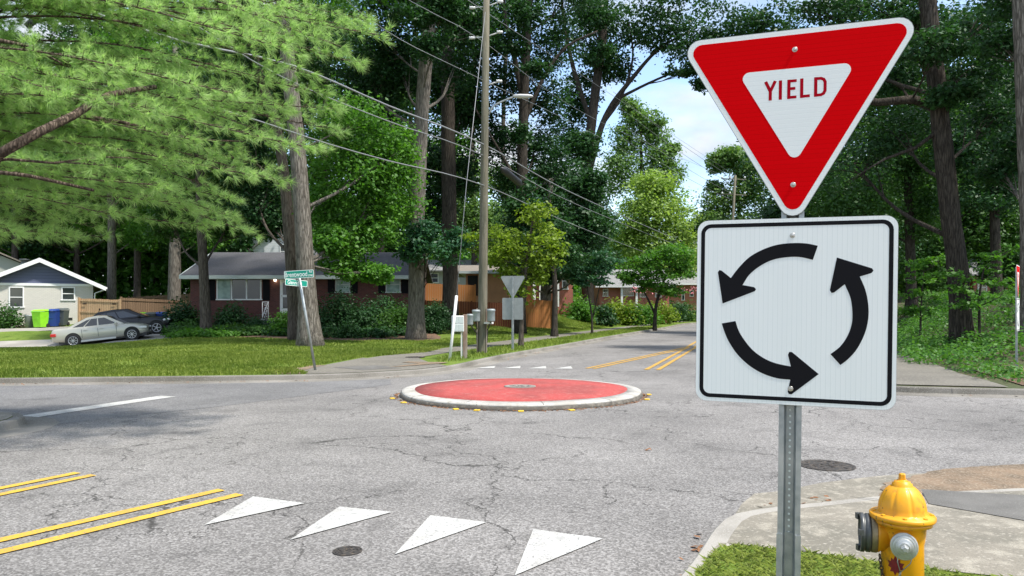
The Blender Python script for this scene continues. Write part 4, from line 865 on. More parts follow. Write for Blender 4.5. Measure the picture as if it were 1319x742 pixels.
# --- trees on the far left corner and around the brick house
tree('oak_tree', 'big grey-barked tree on the lawn directly behind the street name sign', 'tree', BK['bark_grey'], M['leaf_maple'], 28.8,
     [(400, 446), (397, 405), (393, 340), (389, 270), (385, 215), (379, 150), (372, 90), (366, 20), (362, -60)], .37, .25,
     [(440, 320, 42, 22, 2.5), (470, 300, 40, 28, 3), (415, 250, 30, 40, 2), (500, 250, 38, 50, 3.5), (465, 215, 50, 42, 2.5), (510, 190, 30, 45, 3), (455, 160, 45, 40, 1.5), (448, 345, 34, 14, 2), (425, 312, 18, 20, 1.2), (480, 352, 26, 10, 2),
      (360, -60, 120, 45, 0), (250, -50, 90, 40, 2), (470, -40, 70, 40, 1)], Ls=.16, flare=1.75)
tree('oak_tree', 'dark slender trunk crossing close behind the big tree of the street sign', 'tree', BK['bark_mid'], M['leaf_dark'], 33.5,
     [(381, 433), (376, 350), (370, 270), (364, 210), (352, 150), (335, 100), (322, 50), (310, -20)], .30, .17,
     [(330, 250, 42, 40, 3), (300, 180, 50, 50, 2), (345, 120, 55, 45, 2), (290, 80, 70, 50, 1), (400, 60, 60, 55, 3), (320, 10, 90, 45, 0), (350, 290, 28, 16, 3)], flare=1.3)
tree('shade_tree', 'dark trunk on the lawn at the left end of the brick house', 'tree', BK['bark_mid'], M['leaf_oak'], 37.5,
     [(266, 434), (264, 390), (261, 330), (258, 270), (256, 200), (252, 120)], .27, .15,
     [(250, 240, 60, 50, 2), (215, 180, 60, 50, 2), (290, 180, 55, 45, 3), (250, 120, 75, 50, 2), (225, 290, 38, 22, 3), (300, 285, 34, 26, 4), (330, 235, 40, 40, 4)], flare=1.35)
tree('oak_tree', 'massive grey trunk rising at the right end of the brick house, wider at its foot', 'tree', BK['bark_grey'], M['leaf_dark'], 34.8,
     [(536, 437), (536, 400), (536, 330), (538, 260), (541, 190), (545, 120), (551, 50), (556, -20), (560, -80)], .37, .30,
     [(500, 60, 40, 40, 3), (490, 130, 38, 45, 4), (505, 5, 50, 35, 2), (600, 30, 40, 35, 4), (575, -30, 80, 35, 1), (520, 95, 30, 30, 4), (470, 100, 30, 60, 5), (585, 90, 26, 30, 5, .6), (560, 60, 26, 16, -2, .6), (530, 20, 30, 16, -2, .6), (575, 10, 30, 16, -2), (430, -60, 60, 26, 8, .7), (500, -45, 60, 26, 7, .7), (570, -70, 60, 26, 7, .7), (640, -60, 50, 26, 7, .7)], Ls=.17, flare=1.6)  # last masses, out of view above, added to shade the brick house
tree('holly_tree', 'small dark teal leafy tree clasping the massive trunk at the right end of the house', 'tree', BK['bark_dark'], M['leaf_teal'], 36.2,
     [(545, 434), (545, 400), (547, 360), (552, 320)], .07, .04, [(552, 312, 36, 22, -2.6), (575, 325, 26, 20, -2), (530, 322, 20, 14, -2.6), (545, 298, 22, 12, -2.8), (590, 308, 20, 12, -2)], Ls=.17, dens=1.15)
tree('oak_tree', 'dark thick trunk in front of the brown fence, left of the utility pole', 'tree', BK['bark_dark'], M['leaf_dark'], 43,
     [(580, 414), (580, 370), (579, 300), (578, 230), (577, 150), (577, 70), (577, -30)], .46, .36,
     [(560, 215, 28, 50, 2), (600, 230, 24, 30, 2), (598, 150, 26, 55, 2), (570, 110, 30, 40, 2), (610, 60, 40, 45, 2), (560, 270, 22, 30, 2), (575, -10, 60, 40, 0)], flare=1.35)
tree('oak_tree', 'tall dark tree with widely forking limbs just right of the utility pole', 'tree', BK['bark_dark'], M['leaf_dark'], 42,
     [(669, 420), (669, 370), (671, 300), (672, 230), (674, 160), (676, 100), (679, 40), (682, -30)], .36, .22,
     [(640, 40, 34, 34, 3), (655, 110, 30, 34, 3), (705, 60, 36, 36, 2), (700, 130, 30, 32, 2), (690, 190, 32, 30, 3), (640, 175, 26, 40, 3), (725, 0, 50, 30, 2), (645, -15, 60, 30, 2), (655, 225, 24, 26, 3), (610, 120, 22, 40, 3), (715, 215, 26, 24, 2), (678, 20, 30, 18, -2), (690, 90, 18, 12, -2, .6), (668, 170, 16, 16, -2, .6), (660, 60, 16, 16, -2, .6), (730, -55, 50, 26, 0), (690, -60, 50, 26, 1)], flare=1.3, dens=.85,  # final high masses above the view also put in to shade the house
     trunks2=[([(673, 130), (664, 80), (652, 30), (645, -30)], .17, .1), ([(674, 160), (700, 100), (730, 60), (770, 40)], .14, .05), ([(672, 250), (655, 215), (632, 175), (618, 150)], .12, .04)], flat=.45)
tree('oak_tree', 'tall dark tree fanning its limbs over the road left of the sky gap', 'tree', BK['bark_dark'], M['leaf_dark'], 70,
     [(757, 400), (757, 340), (756, 280), (756, 215), (762, 160), (768, 110), (775, 60), (780, -20)], .58, .36,
     [(750, 50, 40, 36, 3), (800, 30, 44, 32, 2), (850, 45, 42, 26, 0), (900, 60, 40, 26, -2), (935, 85, 38, 22, -3), (870, 10, 60, 28, 0), (945, 35, 50, 28, -3), (745, 120, 26, 30, 3), (735, 180, 28, 34, 3), (790, 85, 30, 20, 1), (880, 92, 26, 9, -3, .6), (905, 105, 10, 10, -4, .5), (985, 30, 46, 26, -5), (765, 15, 30, 20, -3), (770, 70, 20, 14, -2, .6), (752, 190, 22, 22, -2), (720, 235, 30, 30, 3), (960, 112, 20, 14, -3, .6)], flare=1.3, dens=.9, nclus=46,
     trunks2=[([(757, 225), (780, 150), (815, 100), (850, 62), (890, 40)], .36, .09), ([(762, 160), (742, 100), (728, 40), (722, -20)], .26, .12), ([(790, 130), (840, 105), (880, 90), (920, 88)], .16, .05), ([(776, 160), (800, 125), (815, 75), (810, 30)], .18, .06), ([(850, 62), (880, 62), (930, 70)], .12, .04)], flat=.45)
tree('evergreen_tree', 'broad very dark evergreen behind the small roadside trees', 'tree', BK['bark_grey'], M['leaf_dark'], 51,
     [(703, 405), (703, 370), (705, 300), (710, 230)], .42, .15,
     [(740, 300, 50, 34, 2), (705, 275, 36, 30, 0), (765, 275, 26, 50, 2), (720, 335, 46, 20, 0), (675, 290, 26, 40, 2), (740, 245, 36, 28, 2), (765, 325, 30, 22, 0), (700, 235, 22, 22, 2), (700, 350, 28, 12, -1), (757, 300, 26, 36, -5), (752, 345, 34, 16, -5), (672, 265, 24, 40, -11), (668, 320, 22, 30, -11), (757, 245, 20, 26, -5)], dens=1.5)
tree('shade_tree', 'thin dark trunk on the shady lawn, left of the small roadside trees', 'tree', BK['bark_dark'], M['leaf_dark'], 39.5,
     [(714, 408), (715, 380), (714, 350), (712, 315)], .17, .10, [(712, 318, 36, 16, 1), (690, 305, 28, 18, 1), (735, 330, 26, 12, 1), (715, 295, 26, 18, 1)], dens=1.0)
tree('young_tree', 'young yellow-green tree on the verge right behind the far yield sign', 'tree', BK['bark_mid'], M['leaf_young'], 28.5,
     [(671, 445), (672, 415), (676, 380), (678, 340), (684, 300), (688, 270)], .10, .035, [(680, 330, 30, 18), (660, 312, 26, 16), (700, 305, 26, 18), (645, 332, 20, 10), (690, 278, 20, 16), (700, 340, 20, 14), (673, 372, 16, 26, 0, .9), (655, 350, 16, 10), (715, 325, 14, 10), (690, 357, 14, 10)], Ls=.15, dens=.85, nclus=34, flat=.35)
tree('young_tree', 'loose lime-green sapling with leaves around the utility pole at mid height', 'tree', BK['bark_mid'], M['leaf_young'], 29.5,
     [(623, 442), (623, 400), (624, 350), (625, 300)], .045, .02, [(620, 318, 20, 10), (640, 300, 18, 10), (607, 305, 12, 7), (645, 325, 16, 10), (630, 338, 14, 8)], Ls=.15, dens=.6, nclus=22, flat=.35)
tree('small_tree', 'slim two-stemmed roadside tree with sparse dark leaves, nearest to the far arm walk', 'tree', BK['bark_dark'], M['leaf_teal'], 43,
     [(763, 427), (762, 405), (758, 380), (755, 355)], .07, .03, [(758, 350, 30, 12), (740, 342, 22, 10), (776, 340, 26, 10), (760, 330, 26, 10), (748, 365, 12, 7, 0, .5), (776, 362, 14, 8, 0, .5)], Ls=.19, dens=.95, trunks2=[([(763, 410), (770, 380), (776, 350)], .04, .02)], flat=.35, nclus=30)
tree('small_tree', 'leaning dark-stemmed small tree beside the far road, left edge of the circulation plate', 'tree', BK['bark_dark'], M['leaf_maple'], 54,
     [(843, 418), (845, 395), (852, 370), (862, 345), (872, 320)], .14, .06, [(850, 350, 32, 16), (825, 345, 26, 14), (870, 325, 22, 18), (845, 330, 24, 12), (835, 368, 22, 9), (878, 345, 16, 18), (812, 358, 18, 9), (865, 372, 18, 9)], Ls=.22, dens=1.0, trunks2=[([(844, 405), (832, 380), (820, 358)], .09, .04)], flat=.35)
tree('willow_tree', 'rounded pale yellow-green tree at the end of the far road', 'tree', BK['bark_mid'], M['leaf_pale'], 105,
     [(846, 385), (846, 340), (846, 280)], .4, .2, [(842, 262, 38, 32), (822, 285, 30, 30), (865, 285, 28, 34), (848, 320, 40, 36), (812, 310, 22, 30), (878, 325, 18, 34), (842, 238, 28, 16), (845, 360, 46, 26)], Ls=.42, dens=1.0, nclus=60)
tree('distant_tree', 'tall hazy green tree above the pale rounded one, left of the sky gap', 'tree', BK['bark_mid'], M['leaf_far'], 128,
     [(828, 385), (828, 300), (826, 200), (826, 150)], .5, .2, [(825, 155, 22, 20), (805, 180, 20, 24), (845, 170, 18, 22), (850, 200, 22, 24), (820, 215, 34, 28), (862, 225, 18, 20), (795, 225, 26, 30), (810, 140, 12, 14), (865, 190, 9, 9), (840, 250, 44, 26)], Ls=.5, dens=1.0, nclus=46)
tree('distant_tree', 'hazy green tree behind the distant pole, right of the sky gap', 'tree', BK['bark_mid'], M['leaf_far'], 118,
     [(952, 385), (952, 300), (950, 220)], .4, .2, [(940, 200, 20, 12), (925, 210, 14, 12), (960, 212, 22, 20), (930, 262, 24, 18), (955, 250, 26, 22), (980, 240, 26, 40), (915, 285, 22, 14), (950, 285, 40, 20), (920, 240, 9, 8), (1010, 260, 40, 50), (900, 300, 20, 16)], Ls=.46, dens=1.0, nclus=46)
for i, (px, py, rx, ry, d, lab) in enumerate(((885, 345, 22, 40, 140, 'dim green tree closing the far end of the road beneath the sky gap'), (800, 330, 26, 40, 120, 'mid-green tree between the dark evergreen and the pale rounded tree'))):
    tree('distant_tree', lab, 'tree', BK['bark_mid'], M['leaf_far'], d, [(px, 386), (px, py)], .3, .15, [(px, py, rx, ry), (px+rx*.5, py+ry*.4, rx*.8, ry*.6), (px-rx*.5, py+ry*.4, rx*.8, ry*.6), (px, py-ry*.5, rx*.6, ry*.4)], Ls=.5)
# --- right side
tree('oak_tree', 'large dark tree rising from the ivy bank to the right of the signs', 'tree', BK['bark_dark'], M['leaf_dark'], 24,
     [(1240, 392), (1234, 350), (1226, 290), (1220, 235), (1213, 170), (1206, 100), (1198, 30), (1190, -60)], .32, .25,
     [(1180, 20, 50, 26, 1), (1120, 5, 60, 26, 2), (1200, 62, 36, 22, -1.5), (1255, 90, 40, 34, 1), (1270, 25, 50, 36, 2), (1230, 120, 36, 14, -1), (1150, 95, 40, 30, 3), (1090, 60, 50, 40, 4), (1285, 150, 40, 30, 2), (1060, 15, 50, 24, 4), (1100, 210, 60, 34, 5), (1160, 170, 40, 34, 4)], Ls=.15, flare=1.3, block='NE', nclus=50, dens=.9,
     trunks2=[([(1216, 140), (1175, 128), (1130, 132), (1080, 120), (1020, 112)], .16, .05), ([(1213, 165), (1180, 190), (1140, 205), (1090, 235)], .075, .008)], flat=.42)
tree('oak_tree', 'grey trunk cut off by the right edge of the photo, standing above the ivy', 'tree', BK['bark_grey'], M['leaf_dark'], 21,
     [(1330, 420), (1328, 300), (1324, 200), (1320, 100), (1316, 0), (1312, -60)], .28, .22, [(1300, 60, 36, 24, 2), (1330, 180, 50, 30, 2), (1300, 0, 50, 26, 1), (1290, 215, 40, 22, 3), (1345, 110, 40, 50, 1)], Ls=.14, block='NE', flat=.42)
for i, (bx, d, r0, bl, lab, lf_) in enumerate((
    (1285, 36, .25, [(1280, 130, 50, 40), (1300, 210, 50, 40), (1240, 190, 40, 40), (1310, 60, 50, 50), (1250, 40, 50, 40), (1265, 260, 46, 26)], 'dark leafy tree behind the bank, between the large tree and the right edge', 'leaf_dark'),
    (1175, 40, .28, [(1170, 120, 50, 45), (1180, 210, 44, 44), (1130, 170, 50, 50), (1185, 280, 34, 30), (1150, 50, 60, 40), (1100, 260, 50, 40)], 'dark tree behind the signs, trunk hidden by the square plate', 'leaf_oak'),
    (1075, 46, .3, [(1060, 170, 50, 50), (1100, 100, 60, 50), (1050, 250, 50, 50), (1020, 210, 30, 40), (1110, 300, 60, 40), (1055, 70, 50, 30), (1010, 290, 40, 30)], 'dark tree filling the space below the yield sign to its right', 'leaf_dark'),
    (1225, 50, .25, [(1215, 240, 50, 40), (1250, 300, 50, 40), (1200, 320, 40, 40), (1290, 300, 50, 40), (1240, 150, 60, 60), (1300, 230, 50, 50)], 'mid-green woodland tree behind the dark trunk of the bank', 'leaf_oak'),
    (1320, 52, .25, [(1300, 300, 40, 36), (1330, 250, 50, 50), (1320, 150, 60, 60), (1310, 350, 40, 20)], 'woodland tree in the far right background above the small house', 'leaf_oak'),
    (1140, 60, .25, [(1130, 330, 60, 40), (1190, 360, 40, 30), (1080, 350, 50, 30), (1150, 250, 60, 50)], 'low background tree seen right beside the square plate', 'leaf_oak'))):
    tree('woodland_tree', lab, 'tree', BK['bark_dark'], M[lf_], d, [(bx, 400), (bx-3, 300), (bx-6, 180), (bx-4, 80)], r0, .14, bl, block='NE', dens=.9)
tree('understory_tree', 'low spreading understory tree with flat sprays of light green leaves on the ivy bank', 'tree', BK['bark_dark'], M['leaf_maple'], 23, [(1262, 412), (1262, 380), (1268, 345)], .05, .02,
     [(1262, 360, 30, 7), (1285, 345, 30, 7), (1235, 372, 26, 6), (1300, 365, 26, 7), (1275, 330, 26, 6), (1270, 385, 30, 6), (1215, 352, 22, 6), (1305, 320, 22, 6), (1240, 395, 24, 6)], Ls=.13, block='NE', dens=.55, nclus=26, flat=.3)
tree('understory_tree', 'low understory tree with leafy sprays just right of the square plate', 'tree', BK['bark_dark'], M['leaf_maple'], 28, [(1185, 418), (1187, 390), (1190, 350)], .05, .02,
     [(1190, 360, 26, 8), (1175, 378, 22, 8), (1210, 335, 22, 8), (1180, 340, 18, 7), (1205, 380, 22, 7), (1195, 400, 24, 6), (1172, 398, 12, 8)], Ls=.15, block='NE', dens=.6, nclus=26, flat=.3)
# --- woods behind the left houses
lt = ((18, 66, .3, 'left edge, behind the blue gabled house', 'leaf_oak'), (98, 70, .3, 'just right of the blue gable roof', 'leaf_dark'), (143, 56, .34, 'upright grey trunk right of the blue gabled house', 'leaf_maple'),
      (176, 60, .28, 'slimmer grey trunk above the light wooden fence', 'leaf_oak'), (224, 52, .46, 'thick pale trunk above the fence left of the brick house', 'leaf_maple'), (300, 68, .3, 'behind the roof ridge of the brick house, left part', 'leaf_dark'),
      (330, 62, .28, 'pale broken trunk seen above the brick house roof', 'leaf_dark'), (420, 66, .3, 'behind the middle of the brick house roof', 'leaf_maple'), (490, 62, .3, 'behind the right part of the brick house roof', 'leaf_oak'),
      (610, 68, .3, 'behind the tan house, left of the utility pole', 'leaf_far'), (650, 78, .3, 'behind the tan house, right of the utility pole', 'leaf_far'), (60, 78, .3, 'deep in the woods over the blue gable', 'leaf_dark'), (530, 74, .3, 'deep behind the massive trunk at the end of the brick house', 'leaf_maple'), (200, 76, .3, 'deep behind the fence at the left of the brick house', 'leaf_dark'))
for i, (px, d, r0, lab, lf_) in enumerate(lt):
    bl = []
    for k in range(9):
        bl.append((px+random.uniform(-70, 70), random.uniform(20, 290) if k else 300, random.uniform(34, 52), random.uniform(26, 42), random.uniform(-3, 3)))
    if px in (610, 650): bl = [(px+random.uniform(-30, 30), random.uniform(215, 330), 30, 24, 0) for k in range(7)]
    if px in (143, 224, 176): bl = [b for b in bl if b[1] < 250]+[(px+40, 300, 30, 20, 1), (px-30, 280, 26, 18, 1)]
    tree('woodland_tree', 'woodland tree '+lab if 'trunk' not in lab else 'woodland tree, '+lab, 'tree', BK['bark_grey' if r0 > .3 or px == 330 else 'bark_mid'], M[lf_], d, [(px, 390), (px+1, 300), (px-2, 180), (px+2, 60)], r0, .18, bl, dens=.75, flare=1.15)
# far-off wood that closes the view
def woods(name, spans, leaf, seed):
    rs = np.random.RandomState(seed); cs = []
    for (x0, x1, y0, y1, z1, n) in spans:
        for k in range(n):
            t = rs.rand(); cs.append((x0+(x1-x0)*t+rs.normal()*2, y0+(y1-y0)*t+rs.rand()*10, rs.rand()**.8*z1+.5))
    cs = np.array(cs); V, Fc = leaves(cs, np.full(len(cs), 3.6), 105, .56, rs=rs)
    o = mesh_np(name, V, Fc, leaf); tag(o, kind='stuff'); return o
woods('distant_woods', [(-90, -15, 88, 96, 34, 900), (-15, 10, 100, 108, 16, 200), (10, 26, 112, 150, 16, 160)], M['leaf_oak'], 3)['label'] = 'far-off wood closing the view behind the left houses'
woods('distant_woods', [(38, 110, 100, 70, 32, 800), (24, 44, 150, 160, 13, 240), (70, 120, 62, 25, 26, 250)], M['leaf_dark'], 4)['label'] = 'far-off dark wood closing the view on the right'

woods('understory', [(-75, -10, 70, 74, 12, 900), (-10, 8, 84, 88, 8, 110), (34, 64, 66, 58, 16, 560)], M['leaf_maple'], 8)['label'] = 'dark understory growth closing the gaps low between the trunks'
# ------------------------------------------------------------------ foreground pine
def pine():
    tx, ty = -9.9, 8.9; root = empty('pine_tree', (tx, ty, .1), 0, 'pine tree reaching its long soft-needled branches in from the left edge over the street', 'pine tree')
    o0 = Vector((tx, ty, .1)); mb = MB()
    mb.tube([(0, 0, -.2), (0, 0, 0), (.05, .05, 2), (.1, 0, 5), (0, .1, 9), (0, 0, 13)], [.34, .28, .24, .2, .14, .04], 14, rnd=.08)
    tufts = []
    # (tip px, tip py, depth, start height, control lift)
    B = [(488, 45, 9.6, 4.6), (400, 95, 9.2, 4.4), (440, 30, 9.9, 5.0), (455, 80, 9.4, 4.5), (380, 45, 9.0, 5.0), (415, 120, 9.6, 4.0), (300, 60, 9.3, 5.0), (345, 170, 9.2, 3.8), (280, 150, 9.9, 4.0), (295, 255, 10.4, 3.1), (335, 40, 10.2, 5.4), (470, 25, 10.2, 5.4), (440, 60, 8.8, 5.2), (405, 20, 9.8, 6.2), (360, 60, 8.2, 5.2), (428, 140, 9.2, 3.7), (420, 165, 9.8, 3.5), (395, 190, 8.6, 3.7), (370, 140, 10.2, 4.2), (340, 100, 9.0, 4.6), (300, 120, 7.8, 4.0),
         (358, 232, 9.4, 3.1), (340, 215, 10.2, 3.3), (320, 225, 8.6, 3.2), (300, 190, 9.8, 3.6), (250, 180, 8.4, 3.4), (280, 90, 10.8, 4.6), (312, 296, 10.4, 2.8), (300, 280, 9.6, 2.9), (285, 275, 11.0, 3.0), (240, 262, 9.4, 2.7), (255, 290, 10.2, 2.6), (215, 240, 8.4, 3.0),
         (120, 292, 9.4, 2.5), (140, 275, 8.6, 2.6), (85, 300, 9.0, 2.4), (60, 285, 10, 2.5), (130, 305, 10.4, 2.4), (20, 300, 8.6, 2.6), (160, 215, 7.8, 3.1), (200, 140, 7.6, 3.8), (150, 110, 8.2, 4.4), (80, 120, 7.8, 4.2), (230, 110, 10.0, 4.4),
         (60, 95, 8.4, 4.3), (340, 20, 9.4, 5.8), (150, 100, 9.6, 4.3), (100, 235, 8.6, 3.0), (190, 200, 9.6, 3.4), (180, 250, 10.6, 2.9), (230, 215, 11, 3.3), (270, 240, 10, 3.1), (310, 150, 11, 3.9), (30, 170, 9.5, 3.9), (90, 150, 10.5, 4.1), (150, 165, 10, 3.8), (210, 100, 10.5, 4.6), (260, 150, 9.2, 3.8)]
    # main thick boughs seen at the left edge
    mb.tube([Vector(p) for p in catmull([(.1, .05, 2.9), tuple(P(0, 205, 8.9)-o0), tuple(P(60, 172, 8.9)-o0), tuple(P(110, 150, 9.0)-o0), tuple(P(170, 128, 9.1)-o0)], .3)], [.12-.10*i/40 for i in range(60)][:200], 9, rnd=.1) if False else None
    def tb(pts, r0, r1):
        q = [Vector(p) for p in catmull([tuple(p) for p in pts], .25)]; mb.tube(q, [r0+(r1-r0)*i/(len(q)-1) for i in range(len(q))], 8, rnd=.12); return q
    tb([Vector((.05, .0, 2.8)), P(-60, 232, 7.9)-o0, P(0, 198, 7.2)-o0, P(50, 170, 7.3)-o0, P(92, 150, 7.7)-o0, P(140, 122, 8.4)-o0, P(200, 112, 9.0)-o0], .10, .03)
    tb([Vector((.05, .0, 3.0)), P(-60, 215, 7.9)-o0, P(10, 205, 7.3)-o0, P(70, 210, 7.6)-o0, P(130, 202, 8.2)-o0, P(200, 206, 8.8)-o0], .05, .005)
    tb([Vector((.05, .0, 3.2)), P(-60, 240, 7.9)-o0, P(0, 222, 7.2)-o0, P(35, 226, 7.2)-o0, P(120, 245, 7.9)-o0], .05, .015)
    tb([P(92, 148, 8.5)-o0, P(160, 158, 8.6)-o0, P(240, 178, 8.8)-o0, P(315, 182, 9.2)-o0], .028, .008)
    tb([P(-40, 40, 8.3)-o0, P(0, 52, 8.3)-o0, P(40, 60, 8.4)-o0, P(80, 82, 8.6)-o0], .03, .01)
    for (tx_, ty_, dd, sh) in B:
        tip = P(tx_, ty_, dd)-o0; st = Vector((0, 0, sh-.3)); Lb = (tip-st).length
        w1 = lambda: Vector([random.uniform(-.035, .035)*Lb for _ in range(3)]); mid1 = st.lerp(tip, .35)+Vector((0, 0, .08*Lb))+w1(); mid2 = st.lerp(tip, .7)+Vector((0, 0, .07*Lb))+w1()
        q = [Vector(p) for p in catmull([tuple(st), tuple(mid1), tuple(mid2), tuple(tip)], .12)]
        n = len(q); mb.tube(q, [.020*(1-i/n)+.004 for i in range(n)], 6, False, rnd=.1)
        for i in range(int(n*.30), n, 1):
            t_ = (q[min(i+1, n-1)]-q[i-1]).normalized(); side = t_.cross(Vector((0, 0, 1))).normalized(); f_ = i/n
            for sd in (-1, 1):
                if random.random() < .30: continue
                sl = (1.05-f_*.75)*random.uniform(.35, .85); dirv = (t_*.8+side*sd*random.uniform(.5, 1.1)+Vector((0, 0, random.uniform(-.28, .22)))).normalized()
                e_ = q[i]+dirv*sl; mm = q[i].lerp(e_, .5)+Vector((0, 0, .03)); mb.tube([q[i], mm, e_], [.006, .004, .0025], 4, False)
                k = max(1, int(sl/.075))
                for j in range(1, k+1):
                    if j/k < .3 and random.random() < .6: continue
                    s_ = q[i].lerp(e_, j/k)+Vector([random.uniform(-.04, .04) for _ in range(3)]); dv = (dirv+Vector([random.uniform(-.6, .6) for _ in range(3)])+Vector((0, 0, .28))).normalized(); tufts.append((*s_, *dv))
        for _ in range(3): tufts.append((*tip, *((q[-1]-q[-3]).normalized()+Vector([random.uniform(-.4, .4) for _ in range(3)]))))
    mb.build('trunk', M['bark_pine'], root)
    T = np.array(tufts); nn = 36; n = len(T)*nn; rs = np.random.RandomState(5)
    p = np.repeat(T[:, :3], nn, 0); ax = np.repeat(T[:, 3:], nn, 0); ax /= np.linalg.norm(ax, axis=1, keepdims=True)
    dv = rs.normal(size=(n, 3)); dv -= ax*(dv*ax).sum(1, keepdims=True); dv /= np.linalg.norm(dv, axis=1, keepdims=True); sp = .25+.95*rs.rand(n, 1)
    nd = ax+dv*sp; nd /= np.linalg.norm(nd, axis=1, keepdims=True); L_ = .09+.07*rs.rand(n, 1)
    s_ = np.cross(nd, rs.normal(size=(n, 3))); s_ /= np.linalg.norm(s_, axis=1, keepdims=True)
    p0 = p+ax*rs.rand(n, 1)*.035; e = p0+nd*L_; e[:, 2] -= (.018*rs.rand(n)); wv = s_*.0027
    V = np.stack([p0-wv, p0+wv, e], 1).reshape(-1, 3); mesh_np('needles', V, np.arange(n*3).reshape(-1, 3), M['needle'], root)
    print('tufts', len(T), 'needles', n)
pine()

# ------------------------------------------------------------------ shrubs and ground plants
def shrub(px, py, d, w_, h_, label, leaf='leaf_dark', Ls=None, block='NW', group=None, cat='shrub', name='shrub', dens=1.0, zb=None):
    x = X(px, d); z0 = G(x, d, block) if zb is None else zb; root = empty(name, (x, d, z0), 0, label, cat, group)
    k = 34; u = RS.normal(size=(k, 3)); u /= np.linalg.norm(u, axis=1, keepdims=True); u *= RS.rand(k, 1)**.4; u[:, 2] = np.abs(u[:, 2])*1.0
    a_ = w_/2; q = u*np.array([a_, a_*.8, h_*.82])+np.array([0, 0, .08*h_]); L_ = Ls or max(.07, d*.0036); n = 3.4*dens*math.pi*a_*h_*.75/(L_*L_*.2); per = max(8, int(n/k))
    V, Fc = leaves(q, np.full(k, .27*min(w_, h_*1.4)), per, L_, flat=.8); mb = MB()
    for j in range(7): mb.tube([(0, 0, -.05), tuple(q[j]*.55), tuple(q[j])], [.03, .018, .006], 5, False)
    mb.build('stem', M['bark_dark'], root); mesh_np('foliage', V, Fc, M[leaf], root); return root
shrub(233, 425, 43.2, 1.9, 2.0, 'large dark bush hiding the nose of the black car', 'leaf_dark')
shrub(236, 432, 41.0, 1.8, .9, 'lower mid-green bush in front of the large dark one by the black car', 'leaf_oak')
shrub(240, 418, 43.5, 1.8, 1.6, 'mid-green bush at the left corner of the brick house', 'leaf_oak')
shrub(3, 420, 45.0, 1.9, 1.5, 'rounded dark green bush in mulch at the left edge before the cream wall', 'leaf_oak')
shrub(298, 425, 43.4, 1.9, 2.0, 'dark bush under the wide window of the brick house', 'leaf_dark')  # leaf_dark on the house-front bushes: canopy shade put into the colour
shrub(335, 428, 42.4, 1.7, 1.1, 'lower dark bush left of the front steps', 'leaf_dark')
shrub(368, 436, 38.0, 1.6, 1.4, 'bush left of the big trunk at the steps, with some brighter leaves', 'leaf_maple', dens=.8)
shrub(432, 436, 38.8, 2.4, 2.4, 'tall spreading bush right of the big trunk', 'leaf_dark', dens=.8)
shrub(465, 434, 39.5, 2.3, 1.6, 'broad dark bush in the middle of the bed right of the big trunk', 'leaf_dark')
shrub(494, 430, 41.0, 2.4, 2.1, 'dark bush under the rightmost house window', 'leaf_dark')
shrub(510, 436, 38.6, 2.0, 1.6, 'dark bush nearest the massive trunk, at its left', 'leaf_oak')
shrub(443, 444, 35.5, 1.9, .8, 'low dark bush at the front of the bed with pinkish dry twigs', 'leaf_dark')
shrub(557, 412, 40.5, 1.7, 1.9, 'dense dark evergreen bush between the massive trunk and the brown fence', 'leaf_dark', Ls=.10, dens=1.3)
for i, (px, d, w_, h_, lf_, lab) in enumerate(((733, 64, 3.2, 2.0, 'leaf_maple', 'bright bush right of the orange fence end'), (752, 62, 3.0, 1.6, 'leaf_maple', 'bright low bush behind the shady lawn'), (779, 60, 1.7, 1.9, 'leaf_dark', 'small clipped dark bush standing on the sunny lawn edge'),
    (802, 66, 3.6, 2.3, 'leaf_young', 'large yellow-green bush in front of the red brick house'), (822, 66, 3.4, 2.0, 'leaf_maple', 'mixed green bush right of the yellow-green one'), (846, 72, 4.0, 2.1, 'leaf_young', 'pale flowering bush near the far end of the lawn'), (790, 70, 3.0, 1.8, 'leaf_pale', 'pale bush partly behind the clipped dark one'),
    (868, 82, 3.0, 2.4, 'leaf_dark', 'dark bush by the farthest brick house'), (885, 88, 3.5, 2.4, 'leaf_oak', 'bush at the far end beside the road'))):
    shrub(px, 390, d, w_, h_, lab, lf_, Ls=.24)
fs = RS.rand(90, 3)*np.array([8, 2, .7])+np.array([10.0, 62.5, 2.9]); V, Fc = leaves(fs, np.full(90, .12), 3, .17, up=.1); tag(mesh_np('flower_patch', V, Fc, M['flower']), 'scattered pink blooms among the bushes before the brick house', kind='stuff')
# ivy and undergrowth on the right bank
def cover(name, block, poly, n, leaf, Ls, label, hgt=.25, seed=1, per=14, rc=.35):
    rs = np.random.RandomState(seed); xs = [p[0] for p in poly]; ys = [p[1] for p in poly]
    x = rs.uniform(min(xs), max(xs), n*3); y = rs.uniform(min(ys), max(ys), n*3); k = in_poly(x, y, poly); x = x[k][:n]; y = y[k][:n]
    z = hz(block, x, y)+rs.rand(len(x))*hgt*.6+.03+hgt*.35*(np.sin(x*1.3)*np.cos(y*1.1)+1)
    V, Fc = leaves(np.stack([x, y, z], 1), np.full(len(x), rc), per, Ls, flat=.55, up=1.2, rs=rs); o = mesh_np(name, V, Fc, M[leaf]); o['label'] = label; o['kind'] = 'stuff'; return o
cover('ground_ivy', 'NE', [(10.9, 18.3), (10.6, 19.5), (14.6, 29), (20.0, 42), (40, 42), (40, 22), (24, 14), (17.5, 15.8), (13.5, 18.2)], 8000, 'ivy', .11, 'bright green ivy and weeds covering the right bank', .35, 21)
cover('ground_ivy', 'NE', [(9.6, 14.9), (10.6, 17.6), (11.6, 17.4), (11.0, 14.2)], 130, 'ivy', .09, 'weeds at the front of the mulch by the right walk', .12, 22, 9)
